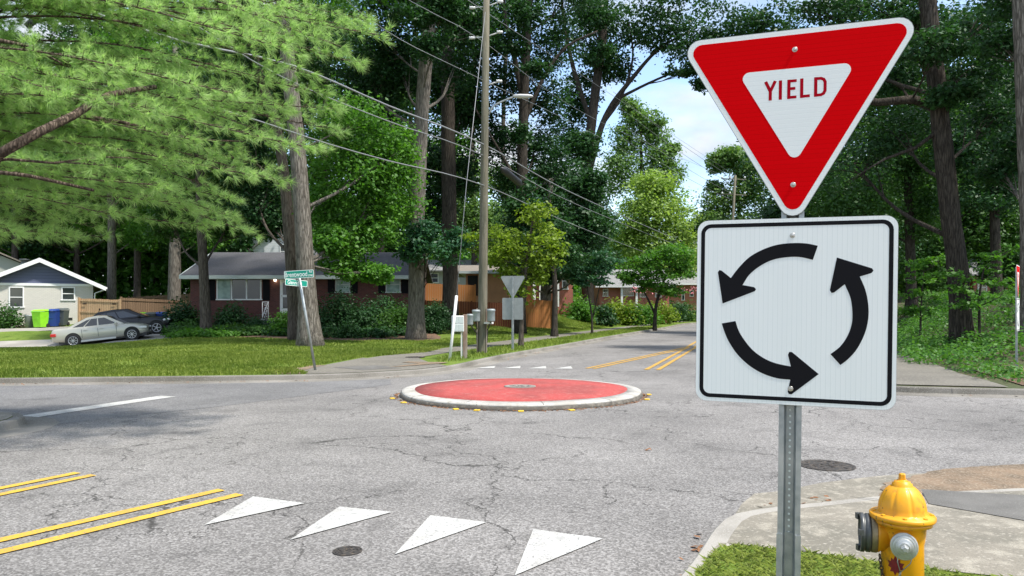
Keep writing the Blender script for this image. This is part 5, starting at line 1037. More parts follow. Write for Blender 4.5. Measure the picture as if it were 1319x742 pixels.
cover('ground_ivy', 'NE', [(12, 13.2), (12.6, 14.6), (18, 13.4), (17, 12.3)], 300, 'ivy', .09, 'weeds along the far right kerb', .15, 23, 9)
cover('ground_cover', 'NW', [(-18.8, 39.8), (-17.2, 38.3), (-13.6, 36.8), (-12.5, 39.5), (-15, 43), (-18.6, 43)], 1600, 'leaf_oak', .17, 'low strappy ground cover before the left end of the brick house', .28, 24)
cover('ground_cover', 'NW', [(-18.2, 39.0), (-16.4, 36.8), (-14.4, 35.8), (-13.6, 36.6), (-16, 40)], 700, 'leaf_maple', .15, 'brighter green strappy clumps at the lawn edge right of the cars', .2, 27)
cover('ground_cover', 'NW', [(-12.6, 37.8), (-9.8, 36.3), (-6.0, 35.5), (-5.5, 38), (-9, 42), (-13, 43)], 1200, 'leaf_dark', .16, 'dark ground cover around the bushes of the brick house bed', .25, 25)
cover('ground_cover', 'NW', [(12.2, 74), (15.8, 84), (14.2, 85), (11.0, 75)], 160, 'leaf_oak', .2, 'patchy low growth along the top of the lawn slope', .3, 26)
# grass blades
def grass(name, block, poly, n, h_, wd, leaf, label, seed, excl=None, lean=.5, tuft=1):
    rs = np.random.RandomState(seed); xs = [p[0] for p in poly]; ys = [p[1] for p in poly]
    x = rs.uniform(min(xs), max(xs), n*3); y = rs.uniform(min(ys), max(ys), n*3); k = in_poly(x, y, poly)
    for e_ in (excl or []): k &= ~in_poly(x, y, e_)
    pn = np.sin(x*.9+1.3*np.sin(y*.7))*np.sin(y*1.1+1.7*np.sin(x*.5))+.35*np.sin(3.1*x+2*y); k &= rs.rand(len(x)) < np.clip(1.05-.9*(pn-.15), .18, 1)
    x = x[k][:n]; y = y[k][:n]; x = np.repeat(x, tuft)+rs.normal(size=len(x)*tuft)*.012*(tuft > 1); y = np.repeat(y, tuft)+rs.normal(size=len(y)*tuft)*.012*(tuft > 1); m_ = len(x)
    z = hz(block, x, y); a_ = rs.rand(m_)*6.283; hh = h_*(.45+.8*rs.rand(m_)); ln = lean*hh*(.3+rs.rand(m_))
    dx, dy = np.cos(a_), np.sin(a_); ww = wd*(.6+.6*rs.rand(m_)); px_, py_ = -dy*ww, dx*ww
    b0 = np.stack([x-px_, y-py_, z-.01], 1); b1 = np.stack([x+px_, y+py_, z-.01], 1)
    m0 = np.stack([x-px_*.8+dx*ln*.35, y-py_*.8+dy*ln*.35, z+hh*.6], 1); m1 = np.stack([x+px_*.8+dx*ln*.35, y+py_*.8+dy*ln*.35, z+hh*.6], 1); t_ = np.stack([x+dx*ln, y+dy*ln, z+hh], 1)
    V = np.stack([b0, b1, m1, t_, m0], 1).reshape(-1, 3); o = mesh_np(name, V, np.arange(m_*5).reshape(-1, 5), M[leaf]); o['label'] = label; o['kind'] = 'stuff'; return o
near_poly = [(.98, 4.02), (1.14, 4.36), (1.28, 4.60), (1.42, 4.66), (1.6, 4.58), (1.89, 4.47), (2.07, 4.38), (2.36, 4.22), (2.8, 4.05), (3.2, 3.5), (2.9, 2.4), (1.0, 1.6), (.1, 2.2)]
grass('grass', 'SE', near_poly, 6500, .030, .0015, 'grass_near', 'short clumpy grass around the sign post and hydrant', 31, tuft=6, lean=2.0)
sheet('lawn', near_poly, .012, M['lawn'], step=.3, zf=hSE)
def lawn_poly(pts): return pts
walkpoly = [(-4.7, 16.7)] + [(-5.2, 17.3), (-5.2, 18.6), (-4.9, 20.5), (-4.5, 22.3)] + wr[:60] + list(reversed(wl[:60])) + [(-2.7, 21.8), (-1.9, 19.6), (-1.2, 19.8), (-3.8, 16.7)]
grass('grass', 'NW', [(-16.5, 15.1), (-11, 15.85), (-4.6, 16.75), (-5.3, 18), (-4.6, 22.3), (-2.9, 25), (-2.6, 27), (-16, 24)], 90000, .075, .008, 'grass', 'mown grass of the corner lawn', 32, lean=.7)
grass('grass', 'NW', [(-24, 24), (-3, 24), (1.2, 36), (-14, 36), (-25, 35)], 80000, .08, .012, 'grass', 'mown grass farther back on the corner lawn', 33, excl=[walkpoly, [(-16.6, 36.6), (-14.6, 35.4), (-12.6, 36.3), (-10.2, 34.2), (-7.4, 33.0), (-5.4, 34.0), (-4.3, 33.2), (-3.4, 34.6), (-3, 40), (-16, 40)]], lean=.7)
grass('grass', 'NW', offset(NW, .2)[0:0]+[(-2.1, 20.4), (-1.5, 20.9), (-.75, 22.7), (-.02, 25.1), (2.1, 31.2), (5.9, 42.4), (12.2, 60), (10.4, 60.6), (4.3, 43), (.5, 31.8), (-1.6, 25.5), (-2.3, 22.5)], 26000, .11, .011, 'grass', 'longer grass on the verge along the far road', 34, lean=.6)
grass('grass', 'NW', [(.0, 37), (3.6, 47), (8.7, 62), (15.4, 82), (10, 82), (1, 58), (-4, 42)], 60000, .10, .022, 'grass', 'sunny grass slope beyond the far walk', 35, lean=.6)
# fallen things on the road
bm_ = MB(); bm_.add([(0, 0, .004), (.035, .01, .02), (.06, .0, .005), (.045, .03, .03), (.02, .045, .008), (.012, .02, .022), (-.02, .03, .004)], [(0, 1, 5), (1, 2, 3), (1, 3, 5), (3, 4, 5), (4, 6, 5), (6, 0, 5)])
tag(bm_.build('fallen_leaf', M['leaf_dry'], loc=P(833, 581, 8.33)*1.0), 'single curled brown leaf lying on the asphalt between island and manhole', 'leaf'); bpy.data.objects['fallen_leaf'].location.z = .002
n = 420; q = RS.rand(n)*3.3+math.pi*.98; rr_ = IR+.01+np.abs(RS.normal(size=n))*.05; cs = np.stack([IX+rr_*np.cos(q), IY+rr_*np.sin(q), np.full(n, .008)], 1)
V, Fc = leaves(cs, np.full(n, .02), 2, .035, flat=.2, up=2.5); tag(mesh_np('leaf_litter', V, Fc, M['leaf_dry']), 'brown leaf litter gathered along the foot of the island kerb', kind='stuff')
cs = []
for (x0, y0, x1, y1, n) in ((-14, 15.2, -4.5, 16.45, 120), (-3, 17.2, -.9, 21.5, 160), (-.9, 21.8, 5, 39, 160), (2.7, 6.2, 1.9, 5.6, 40), (8, 13.8, 12, 13.0, 60), (1.05, 4.3, 1.4, 5.0, 30)):
    t = RS.rand(n); cs.append(np.stack([x0+(x1-x0)*t+RS.normal(size=n)*.12, y0+(y1-y0)*t+RS.normal(size=n)*.12, np.full(n, .012)], 1))
cs = np.concatenate(cs); V, Fc = leaves(cs, np.full(len(cs), .02), 1, .05, flat=.2, up=2.5); tag(mesh_np('leaf_litter', V, Fc, M['leaf_dry']), 'dry leaf bits scattered along the kerbs', kind='stuff')

# ------------------------------------------------------------------ houses and fences
def window(parent, x, z, w_, h_, y, n=1, fr=.07, green_pane=False, split=True):
    mb = MB(); mb.box((x, y-.02, z+h_/2-fr/2), (w_, .06, fr)); mb.box((x, y-.02, z-h_/2+fr/2), (w_+.08, .09, fr)); mb.box((x-w_/2+fr/2, y-.02, z), (fr, .06, h_-2*fr)); mb.box((x+w_/2-fr/2, y-.02, z), (fr, .06, h_-2*fr))
    for i in range(1, n): mb.box((x-w_/2+w_*i/n, y-.018, z), (fr, .055, h_-2*fr))
    if split: mb.box((x, y-.012, z), (w_-2*fr, .035, .05))
    fw = mb.build('window', M['trim'] if not green_pane else M['trim_dull'], parent)
    mb = MB(); mb.box((x, y-.002, z), (w_-.04, .012, h_-.04)); mb.build('pane', M['green_pane'] if green_pane else M['glass'], fw); return fw
def gable_roof(x0, x1, y0, y1, ze, zr, axis='x', th=.12, over=0):
    mb = MB()
    if axis == 'x':
        ym = (y0+y1)/2
        for ya, sgn in ((y0, 1), (y1, -1)):
            mb.add([(x0, ya, ze), (x1, ya, ze), (x1, ym, zr), (x0, ym, zr), (x0, ya, ze-th), (x1, ya, ze-th), (x1, ym, zr-th), (x0, ym, zr-th)], [(0, 1, 2, 3), (7, 6, 5, 4), (0, 4, 5, 1), (1, 5, 6, 2), (3, 7, 4, 0)])
    else:
        xm = (x0+x1)/2
        for xa in (x0, x1):
            mb.add([(xa, y0, ze), (xa, y1, ze), (xm, y1, zr), (xm, y0, zr), (xa, y0, ze-th), (xa, y1, ze-th), (xm, y1, zr-th), (xm, y0, zr-th)], [(0, 1, 2, 3), (7, 6, 5, 4), (0, 4, 5, 1), (1, 5, 6, 2), (3, 7, 4, 0)])
    return mb
# blue gabled house
d = 47; hx0 = empty('brick_house', (X(51, d), d, .5), R(31), 'cream painted brick house with dark blue gable and white trim at the left edge', 'house')
W = 2.95; zb = -.6; K1 = .84; zg = Z(367, d)-.5; zp = Z(337, d)-.5
mb = MB(); mb.box((0, 6, (zg+zb)/2), (2*W, 12, zg-zb)); mb.build('wall', M['brick_cream'], hx0)
mb = MB(); mb.prism([(-W, zg), (W, zg), (0, zp)], (0, 0, 0), AX, AYZ, Vector((0, 1, 0)), .02, 11.9); mb.build('gable', M['navy'], hx0)
rf = gable_roof(-W-.68, W+.68, -.45, 12.4, zg-.10, zp+.16, 'y'); rf = rf.build('roof', M['roof_brown'], hx0)
mb = MB()
for s_ in (-1, 1):
    mb.prism([(s_*(W+.72), zg-.34), (s_*(W+.72), zg-.08), (0, zp+.22), (0, zp-.06)], (0, 0, 0), AX, AYZ, Vector((0, 1, 0)), -.52, -.46)
mb.box((0, -.03, zg+.02), (2*W, .06, .16)); mb.build('bargeboard', M['trim'], rf)
mb = MB(); mb.box((W+.74, 6, zg-.16), (.12, 12.9, .13)); mb.tube([(W+.7, -.4, zg-.25), (W+.1, -.1, zg-.5), (W+.05, -.08, .0)], .04, 6); mb.build('gutter', M['trim'], rf)
window(hx0, K1*(X(21.2, d)-hx0.location.x), Z(383, d)-.5, .80, 1.32, 0); window(hx0, K1*(X(88.5, d)-hx0.location.x), Z(378, d)-.5, .76, .88, 0)
for px_ in (23, 90):
    mb = MB(); mb.box((K1*(X(px_, d)-hx0.location.x), -.005, Z(411, d)-.5), (.34, .03, .16)); mb.build('vent', M['dark'], hx0)
mb = MB(); mb.lathe([(.28, 0), (.28, .5), (.2, .55), (.2, .72), (.30, .75), (.30, .84), (.02, .86)], 12, (-1.0, 4.5, zp-.45)); mb.build('flue', M['bin_grey'], rf)
# neighbouring gable behind
d = 60; hb = empty('house', (X(-6, d), d, 1.0), R(31), 'grey gabled roof rising behind the blue gabled house at the left edge', 'house')
mb = MB(); mb.box((0, 5, 1.9), (6, 10, 3.8)); mb.prism([(-3, 3.8), (3, 3.8), (0, 5.1)], (0, 0, 0), AX, AYZ, Vector((0, 1, 0)), 0, 10); mb.build('wall', M['grey_wall'], hb)
gable_roof(-3.6, 3.6, -.5, 10.5, 3.65, 5.35, 'y').build('roof', M['roof_brown'], hb)
# brick ranch house
d = 46; bh = empty('brick_house', (X(245, d), d, .3), 0, 'long low dark red brick house with grey shingle roof behind the bushes', 'house')
lx = lambda px: X(px, d)-bh.location.x; lz = lambda py: Z(py, d)-.3
Wd = lx(531); ztop_ = lz(358)
mb = MB(); mb.box((Wd/2, 4.2, ztop_/2-.2), (Wd, 8.4, ztop_+.4)); mb.prism([(0, ztop_), (8.4, ztop_), (4.2, ztop_+1.75)], (0, 0, 0), Vector((0, 1, 0)), AYZ, AX, .02, Wd-.02); mb.build('wall', M['brick_dark'], bh)
rf = gable_roof(-.32, Wd+.3, -.75, 9.15, ztop_+.12, lz(325)+ (Z(325, 50.2)-Z(325, 46)), 'x'); rf = rf.build('roof', M['roof_grey'], bh)
mb = MB(); mb.box((Wd/2, -.79, ztop_+.02), (Wd+.7, .06, .22)); mb.box((Wd/2, -.4, ztop_-.08), (Wd+.6, .74, .04))
zr_ = lz(325)+(Z(325, 50.2)-Z(325, 46)); mb.prism([(-.75, ztop_-.09), (-.75, ztop_+.13), (4.2, zr_+.02), (4.2, zr_-.24)], (0, 0, 0), Vector((0, 1, 0)), AYZ, AX, -.38, -.325); mb.build('fascia', M['trim_dull'], rf)
pw = window(bh, lx(308), lz(372), lx(337)-lx(279), lz(357.6)-lz(387), 0, 3, .08, split=False)
mb = MB(); mb.box((lx(288.5), -.009, lz(372)), (.78, .014, 1.25)); mb.build('green_pane', M['green_pane'], pw)  # green reflection painted as a flat panel over the left pane
for px_ in (441.5, 506.5):
    window(bh, lx(px_), lz(366.5), .92, 1.05, 0, 1, .07, green_pane=True)
    for s_ in (-1, 1): mb = MB(); mb.box((lx(px_)+s_*.72, -.02, lz(366.5)), (.42, .035, 1.1)); mb.build('shutter', M['black'], bh)
for s_ in (-1, 1): mb = MB(); mb.box((lx(308)+s_*1.7, -.02, lz(372)), (.42, .035, 1.45)); mb.build('shutter', M['black'], bh)
mb = MB(); mb.box((lx(371), -.02, lz(381.5)), (.98, .06, 2.12)); dr = mb.build('door', M['trim'], bh)
mb = MB(); mb.box((lx(371), -.055, lz(372)), (.62, .02, .75)); mb.box((lx(371), -.053, lz(390)), (.62, .015, .7)); mb.build('pane', M['glass'], dr)
mb = MB(); mb.box((lx(371)-.38, -.08, lz(381)), (.05, .05, .12)); mb.build('handle', M['bolt'], dr)
mb = MB(); mb.box((lx(371), -.75, .33), (2.6, 1.5, .76));
for k in range(4): mb.box((lx(371), -1.65-.28*k, .62-.17*k-.3), (1.6, .3, .17+.6-.0*k-.17*k*0))
mb.build('front_steps', M['kerb_old'], bh)
mb = MB(); mb.lathe([(.05, -.1), (.07, 0), (.05, .1)], 10, (lx(355), -.12, lz(360.5))); mb.build('porch_lamp', M['porch_lamp'], bh)
# white scroll railing of the steps
rlx, rly = lx(347), -1.3
mb = MB()
for dx in (0, .35): mb.tube([(rlx+dx, rly, .3), (rlx+dx, rly, 1.75)], .022, 6)
mb.tube([(rlx+.35, rly, 1.72), (rlx+.42, rly-1.0, 1.1), (rlx+.30, rly-1.2, .4)], .022, 6); mb.tube([(rlx, rly, 1.72), (rlx+.35, rly, 1.72)], .022, 6)
for k in range(5):
    c = Vector((rlx+.18, rly-.01, .55+.25*k)); mb.tube([c+Vector((.11*math.cos(q)*(1-q/9), 0, .10*math.sin(q)*(1-q/9))) for q in [j*.6 for j in range(14)]], .014, 5)
    c = Vector((rlx+.38, rly-.2-.16*k, 1.35-.18*k)); mb.tube([c+Vector((.0, .10*math.cos(q)*(1-q/9), .10*math.sin(q)*(1-q/9))) for q in [j*.6 for j in range(14)]], .014, 5)
mb.build('railing', M['trim'], bh)
# white sided house behind
d = 59; wh = empty('white_house', (X(362, d), d, 2.0), 0, 'white clapboard gable showing above the roof ridge of the brick house', 'house')
zE, zP = Z(322, d)-2, Z(290, d)-2
mb = MB(); mb.box((0, 4, zE/2), (4.6, 8, zE+2)); mb.prism([(-2.3, zE), (2.3, zE), (0, zP)], (0, 0, 0), AX, AYZ, Vector((0, 1, 0)), .01, 8); mb.build('wall', M['siding'], wh)
gable_roof(-2.8, 2.8, -.3, 8.5, zE-.3, zP+.12, 'y').build('roof', M['roof_pale'], wh); window(wh, .4, Z(324, d)-2, 1.0, 1.2, 0)
# tan house behind the brown fence
d = 55; th = empty('tan_house', (X(628, d), d, 1.5), 0, 'orange-tan house with pale roof edge behind the brown fence, partly behind the utility pole', 'house')
wx = X(656, d)-X(600, d); zt2 = Z(353, d)-1.5
mb = MB(); mb.box((0, 4, zt2/2-1), (wx, 8, zt2+2)); mb.build('wall', M['tan_wall'], th)
mb = MB(); mb.box((0, 3.8, zt2+.10), (wx+.9, 9, .18)); mb.build('fascia', M['trim_dull'], th)
mb = gable_roof(-wx/2-1.6, wx/2-.2, .2, 8, zt2+.22, zt2+.9, 'x'); mb.build('roof', M['roof_brown'], th)
mb = MB(); mb.box((X(609, d)-th.location.x, -.02, Z(368, d)-1.5), (.75, .06, 1.5)); mb.build('door', M['dark'], th)
d = 66; gh = empty('grey_house', (X(562, d), d, 2.2), 0, 'pale grey house glimpsed between the massive trunk and the dark trunk', 'house')
zt3 = Z(348, d)-2.2; mb = MB(); mb.box((0, 4, zt3/2-1), (6.5, 8, zt3+2)); mb.build('wall', M['grey_wall'], gh); gable_roof(-3.7, 3.9, -.6, 9, zt3, zt3+1.2, 'x').build('roof', M['roof_pale'], gh)
window(gh, -.9, Z(358, d)-2.2, 2.2, .9, 0, 3); window(gh, 1.6, Z(357, d)-2.2, .9, .8, 0)
def brickhouse(px0, px1, d, ytop, yb, label, wins, zr=1.5, cols=False, roof='roof_pale'):
    xc = (X(px0, d)+X(px1, d))/2; zb_ = Z(yb, d)-.6; w_ = X(px1, d)-X(px0, d); h_ = Z(ytop, d)-zb_
    r_ = empty('brick_house', (xc, d, zb_), 0, label, 'house')
    mb = MB(); mb.box((0, 4, h_/2-1), (w_, 8, h_+2)); mb.prism([(0, h_), (8, h_), (4, h_+zr*.8)], (0, 0, 0), Vector((0, 1, 0)), AYZ, AX, -w_/2+.02, w_/2-.02); mb.build('wall', M['brick_red'], r_)
    rf = gable_roof(-w_/2-.5, w_/2+.5, -.8, 8.8, h_+.05, h_+zr, 'x').build('roof', M[roof], r_)
    mb = MB(); mb.box((0, -.83, h_-.02), (w_+1, .06, .2)); mb.build('fascia', M['trim'], rf)
    for px_, wp, hp, yc in wins: window(r_, X(px_, d)-xc, Z(yc, d)-zb_, wp/F*d, hp/F*d, 0)
    if cols:
        for px_ in cols: mb = MB(); mb.box((X(px_, d)-xc, -.5, h_/2), (.22, .22, h_)); mb.build('column', M['trim'], r_)
    return r_
brickhouse(672, 738, 63, 345, 386, 'red brick house with white columns partly behind the young roadside trees', [(706, 8, 26, 362), (728, 8, 22, 362)], cols=[688, 696, 718], zr=2.2)
brickhouse(772, 862, 78, 369, 392, 'red brick house with pale roof behind the flowering bushes', [(809, 14, 13, 375), (780, 7, 10, 377), (828, 8, 10, 378), (848, 8, 10, 378)], zr=2.0, cols=[800, 819])
brickhouse(864, 905, 100, 366, 390, 'farthest small brick house near the bend of the road', [(870, 3, 8, 378), (880, 4, 14, 380), (891, 5, 8, 378)], zr=2.0)
d = 62; xr = X(1296, d); rh = empty('orange_house', (xr, d, 2.2), 0, 'small orange brick house with blue-grey roof glimpsed through the woods at right', 'house')
mb = MB(); mb.box((0, 3, 1.1), (5.5, 6, 2.4)); mb.build('wall', M['brick_red'], rh); gable_roof(-3.3, 3.3, -.7, 6.8, 2.3, 3.8, 'x').build('roof', M['roof_pale'], rh); window(rh, -2.0, 1.2, .8, 1.3, 0)
# fences
def fence(p0, p1, h_, m, label, posts=True, name='wood_fence', t=.05, rails=True, zoff=0):
    p0 = Vector((*p0, 0)); p1 = Vector((*p1, 0)); L_ = (p1-p0).length; a_ = math.atan2(p1.y-p0.y, p1.x-p0.x)
    z0 = G(p0.x, p0.y)+zoff; z1 = G(p1.x, p1.y)+zoff; r_ = empty(name, (p0.x, p0.y, z0), a_, label, 'fence')
    n = max(2, int(L_/.15)); mb = MB()
    for i in range(n):
        x = (i+.5)*L_/n; zz = (z1-z0)*(i+.5)/n; hh = h_+random.uniform(-.015, .015)
        mb.box((x, random.uniform(-.004, .004), zz+hh/2-.1), (L_/n-.012, .022, hh+.2))
    mb.build('panel', m, r_)
    if rails:
        mb = MB()
        for f_ in (.12, .5, .9):
            mb.add([(0, -.05, h_*f_), (L_, -.05, h_*f_+z1-z0), (L_, -.05, h_*f_+.09+z1-z0), (0, -.05, h_*f_+.09), (0, -.012, h_*f_), (L_, -.012, h_*f_+z1-z0), (L_, -.012, h_*f_+.09+z1-z0), (0, -.012, h_*f_+.09)], [(0, 1, 2, 3), (3, 2, 6, 7), (4, 0, 3, 7), (1, 5, 6, 2), (0, 4, 5, 1)])
        mb.build('rail', m, r_)
    k = max(1, int(L_/2.4)); pm = None
    for i in range(k+1):
        x = L_*i/k; zz = (z1-z0)*i/k
        if pm is None: mb = MB(); mb.box((0, -.06, h_/2), (.1, .1, h_+.12)); o = pm = mb.build('post', m, r_)
        else: o = pm.copy(); C.objects.link(o); o.parent = r_
        o.location = (x, 0, zz)
    return r_
gt_ = fence((X(102, 46.4), 46.4), (X(155, 46.4), 46.4), 1.75, M['fence_light'], 'light new wooden gate fence attached to the cream house', zoff=-.1)
for x_ in (.35, 2.2): mb = MB(); mb.box((x_, -.07, 1.4), (.22, .02, .06)); mb.build('hinge', M['black'], gt_)
mb = MB(); mb.box((1.3, -.075, 1.05), (.05, .04, .14)); mb.build('latch', M['black'], gt_)
fence((X(155, 46.8), 46.8), (X(248, 50.5), 50.5), 1.75, M['fence_mid'], 'brown weathered wooden fence running back from the gate to the brick house', zoff=.0)
fence((X(166, 56), 56), (X(245, 57), 57), 1.9, M['fence_mid'], 'second wooden fence farther back behind the bins', zoff=.0)
fence((X(543, 47.5), 47.5), (X(672, 47.5), 47.5), 1.55, M['fence_brown'], 'dark red-brown wooden fence behind the utility pole', rails=False, zoff=.12)
fence((X(541, 53), 53), (X(612, 53.5), 53.5), 2.15, M['fence_orange'], 'bright orange wooden fence above the dark brown one', rails=False, zoff=-.03)
fence((X(668, 49), 49), (X(712, 49.5), 49.5), 1.95, M['fence_orange'], 'short orange fence section left of the thin dark trunk', rails=False, zoff=-.03)
mb = MB(); mb.box((0, 0, .3), (.8, .8, .6), .2); tag(mb.build('planter', M['brick_red'], bevel=.03, loc=(X(683, 55), 55, G(X(683, 55), 55)-.05)), 'small terracotta block on the lawn left of the short orange fence', 'planter')

# ------------------------------------------------------------------ cars
def car(name, label, cat, L_, Wd, H, wb, wr_, paint, prof_, green, rim_spokes, ride=.2):
    """prof_: list (x, zlow, zbelt, halfwidth); green: greenhouse outline"""
    root = empty(name, (0, 0, 0), 0, label, cat)
    vs = []; k = 0; ring = None
    xs = [p[0] for p in prof_]
    for (x, zl_, zb_, hw) in prof_:
        pts = [(-hw*.86, zl_), (-hw*.985, zl_+.10), (-hw, zl_+(zb_-zl_)*.55), (-hw*.965, zb_-.05), (-hw*.90, zb_), (-hw*.45, zb_+.035), (hw*.45, zb_+.035), (hw*.90, zb_), (hw*.965, zb_-.05), (hw, zl_+(zb_-zl_)*.55), (hw*.985, zl_+.10), (hw*.86, zl_)]
        ring = len(pts); vs += [(x, y, z) for y, z in pts]
    n = len(prof_); mb = MB(); mb.add(vs, [(i*ring+j, (i+1)*ring+j, (i+1)*ring+(j+1) % ring, i*ring+(j+1) % ring) for i in range(n-1) for j in range(ring)]+[tuple(range(ring)), tuple((n-1)*ring+j for j in reversed(range(ring)))], True)
    body = mb.build('body', paint, root, bevel=0); s_ = body.modifiers.new('s', 'SUBSURF'); s_.levels = s_.render_levels = 1
    # greenhouse
    (a0, a1, a2, a3), zb1, zt1, wb1, wt1 = green     # rear base, rear top, front top, front base
    def gv(off=0): return [(a0-off, -wb1-off, zb1), (a1, -wt1-off, zt1), (a2, -wt1-off, zt1-.0), (a3+off, -wb1-off, zb1), (a0-off, wb1+off, zb1), (a1, wt1+off, zt1), (a2, wt1+off, zt1), (a3+off, wb1+off, zb1)]
    am = (a1+a2)/2; mb = MB(); v = gv(); v += [(am, -wt1*.98, zt1+.045), (am, wt1*.98, zt1+.045), (a1+.05, 0, zt1+.03), (a2-.05, 0, zt1+.03), (am, 0, zt1+.075)]
    mb.add(v, [(0, 3, 2, 8, 1), (5, 9, 6, 7, 4), (0, 1, 10, 5, 4), (3, 7, 6, 11, 2), (1, 8, 12, 10), (8, 2, 11, 12), (10, 12, 9, 5), (12, 11, 6, 9)]); cb = mb.build('roof', paint, body, bevel=.03)
    def quad(p, q, name='window'):
        pass
    for s_ in (-1, 1):
        def sp(t, h):   # t along, h 0..1 up the side
            xb = a0+(a3-a0)*t; xt = a1+(a2-a1)*t; hh = .10+.80*h; x = xb+(xt-xb)*hh; return (x, s_*(wb1+(wt1-wb1)*hh+.008), zb1+(zt1-zb1)*hh)
        for t0, t1 in ((.13, .30), (.325, .545), (.575, .83)):
            q = [sp(t0, .05 if t0 > .2 else .12), sp(t1, .05), sp(t1, .93), sp(t0, .93)]
            if t0 < .2: q = [sp(t0-.02, .08), sp(t1, .05), sp(t1, .93), sp(t0+.06, .80)]
            if t1 > .8: q = [sp(t0, .05), sp(t1+.07, .05), sp(t1-.02, .93), sp(t0, .93)]
            mb = MB(); mb.add(q, [(0, 1, 2, 3) if s_ < 0 else (3, 2, 1, 0)]); mb.build('window', M['car_glass'], cb)
        # door lines
        for t0 in (.30, .56, .86):
            x = a0+(a3-a0)*t0; mb = MB(); mb.box((x, s_*(Wd/2+.0), (zb1+prof_[4][1])/2+.08), (.012, .012, zb1-prof_[4][1]-.28)); mb.build('door_gap', M['dark'], body)
        for t0 in (.36, .62):
            x = a0+(a3-a0)*t0; mb = MB(); mb.box((x, s_*(Wd/2+.008), zb1-.12), (.17, .03, .03)); mb.build('door_handle', paint, body, bevel=.008)
        mb = MB(); mb.box((a3-.38, s_*(Wd/2+.07), zb1+.06), (.13, .20, .12)); mb.build('mirror', paint, body, bevel=.03)
        mb = MB(); mb.box(((a0+a3)/2, s_*(Wd/2-.01), prof_[4][1]+.06), (wb-2*wr_-.15, .03, .10)); mb.build('sill', M['plastic_black'] if 'black' in paint.name else M['rim'], body, bevel=.01)
    for nm, (xa, xb_), sgn in (('rear_window', (a0, a1), -1), ('windscreen', (a3, a2), 1)):
        f0, f1 = .10, .92; q = []
        for h, sy in ((f0, -1), (f0, 1), (f1, 1), (f1, -1)):
            x = xa+(xb_-xa)*h+sgn*.012; q.append((x, sy*(wb1+(wt1-wb1)*h)*.90, zb1+(zt1-zb1)*h+.006))
        mb = MB(); mb.add(q, [(0, 1, 2, 3) if sgn > 0 else (3, 2, 1, 0)]); mb.build(nm, M['car_glass'], cb)
    for s_ in (-1, 1):
        xr_ = prof_[0][0]; xf_ = prof_[-1][0]; zl2 = zb1-.22
        mb = MB(); mb.box((xr_+.14, s_*(Wd/2-.16), zl2), (.26, .28, .16)); mb.build('tail_light', M['tail'], body, bevel=.03)
        mb = MB(); mb.box((xf_-.22, s_*(Wd/2-.20), zl2-.08), (.38, .30, .13)); mb.build('headlight', M['headlamp'], body, bevel=.04)
    mb = MB(); mb.box((xf_-.02, 0, zb1-.40), (.06, Wd*.5, .14)); mb.build('grille', M['plastic_black'], body, bevel=.02)
    mb = MB(); mb.box((xf_-.03, 0, ride+.10), (.08, Wd*.75, .10)); mb.build('bumper_grille', M['plastic_black'], body, bevel=.02)
    # wheel arches and wheels
    X90 = Matrix.Rotation(R(90), 3, 'X')
    for xw in (-wb/2, wb/2):
        for s_ in (-1, 1):
            mb = MB(); mb.lathe([(wr_*1.16, -.03), (wr_*1.16, .012)], 28, (xw, s_*(Wd/2-.005), wr_+.03), X90, sm=False); mb.build('wheel_arch', M['dark'], body)
            mb = MB(); mb.lathe([(wr_*.7, -.1), (wr_*.93, -.1), (wr_, -.07), (wr_, .07), (wr_*.93, .1), (wr_*.70, .1), (wr_*.68, .07)], 28, (0, 0, 0), X90); ty = mb.build('wheel', M['tyre'], root, loc=(xw, s_*(Wd/2-.07), wr_))
            mb = MB(); yy = -.0+.085*s_; mb.lathe([(wr_*.70, -.01), (wr_*.70, .012), (wr_*.62, .012), (wr_*.6, -.01), (wr_*.70, -.01)], 28, (0, yy, 0), X90, caps=False)
            for kk in range(rim_spokes):
                q = 2*math.pi*kk/rim_spokes; mb.box((wr_*.34*math.cos(q), yy, wr_*.34*math.sin(q)), (wr_*.60, .02, wr_*(1.2/rim_spokes)*.5), M4=Matrix.Rotation(-q, 3, 'Y'))
            mb.lathe([(wr_*.16, -.02), (wr_*.14, .02)], 14, (0, yy, 0), X90); mb.build('rim', M['rim'], ty)
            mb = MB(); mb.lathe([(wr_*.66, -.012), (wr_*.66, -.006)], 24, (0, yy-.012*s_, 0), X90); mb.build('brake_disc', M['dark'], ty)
    mb = MB(); mb.box((0, 0, ride+.06), (L_*.86, Wd*.86, .18)); mb.build('underbody', M['plastic_black'], body)
    return root
sed = car('sedan_car', 'pale silver-green sedan parked nose right on the driveway, in front of the black car', 'car', 4.8, 1.82, 1.46, 2.75, .325, M['car_silver'],
    [(-2.40, .42, .80, .62), (-2.36, .30, .97, .80), (-2.05, .24, 1.03, .88), (-1.38, .20, 1.0, .91), (-.6, .19, .97, .915), (.3, .19, .95, .915), (.95, .20, .93, .91), (1.40, .20, .88, .90), (1.80, .22, .80, .86), (2.04, .24, .70, .76), (2.14, .32, .57, .62)],
    ((-1.80, -.72, .22, 1.08), .92, 1.43, .80, .58), 9)
p_r = Vector((X(97, 38.2), 38.2, Z(446.8, 38.2))); p_f = Vector((X(169.6, 39.0), 39.0, Z(438.3, 39.0)))
def place_car(root, pr, pf, wb):
    d_ = (pf-pr).normalized(); side = Vector((0, 0, 1)).cross(d_).normalized(); up = d_.cross(side); Mx = Matrix((d_, side, up)).transposed()
    root.rotation_euler = Mx.to_euler(); s_ = -.85; mid = (pr+pf)/2; root.location = mid-side*(-.84)
place_car(sed, p_r, p_f, 2.75)
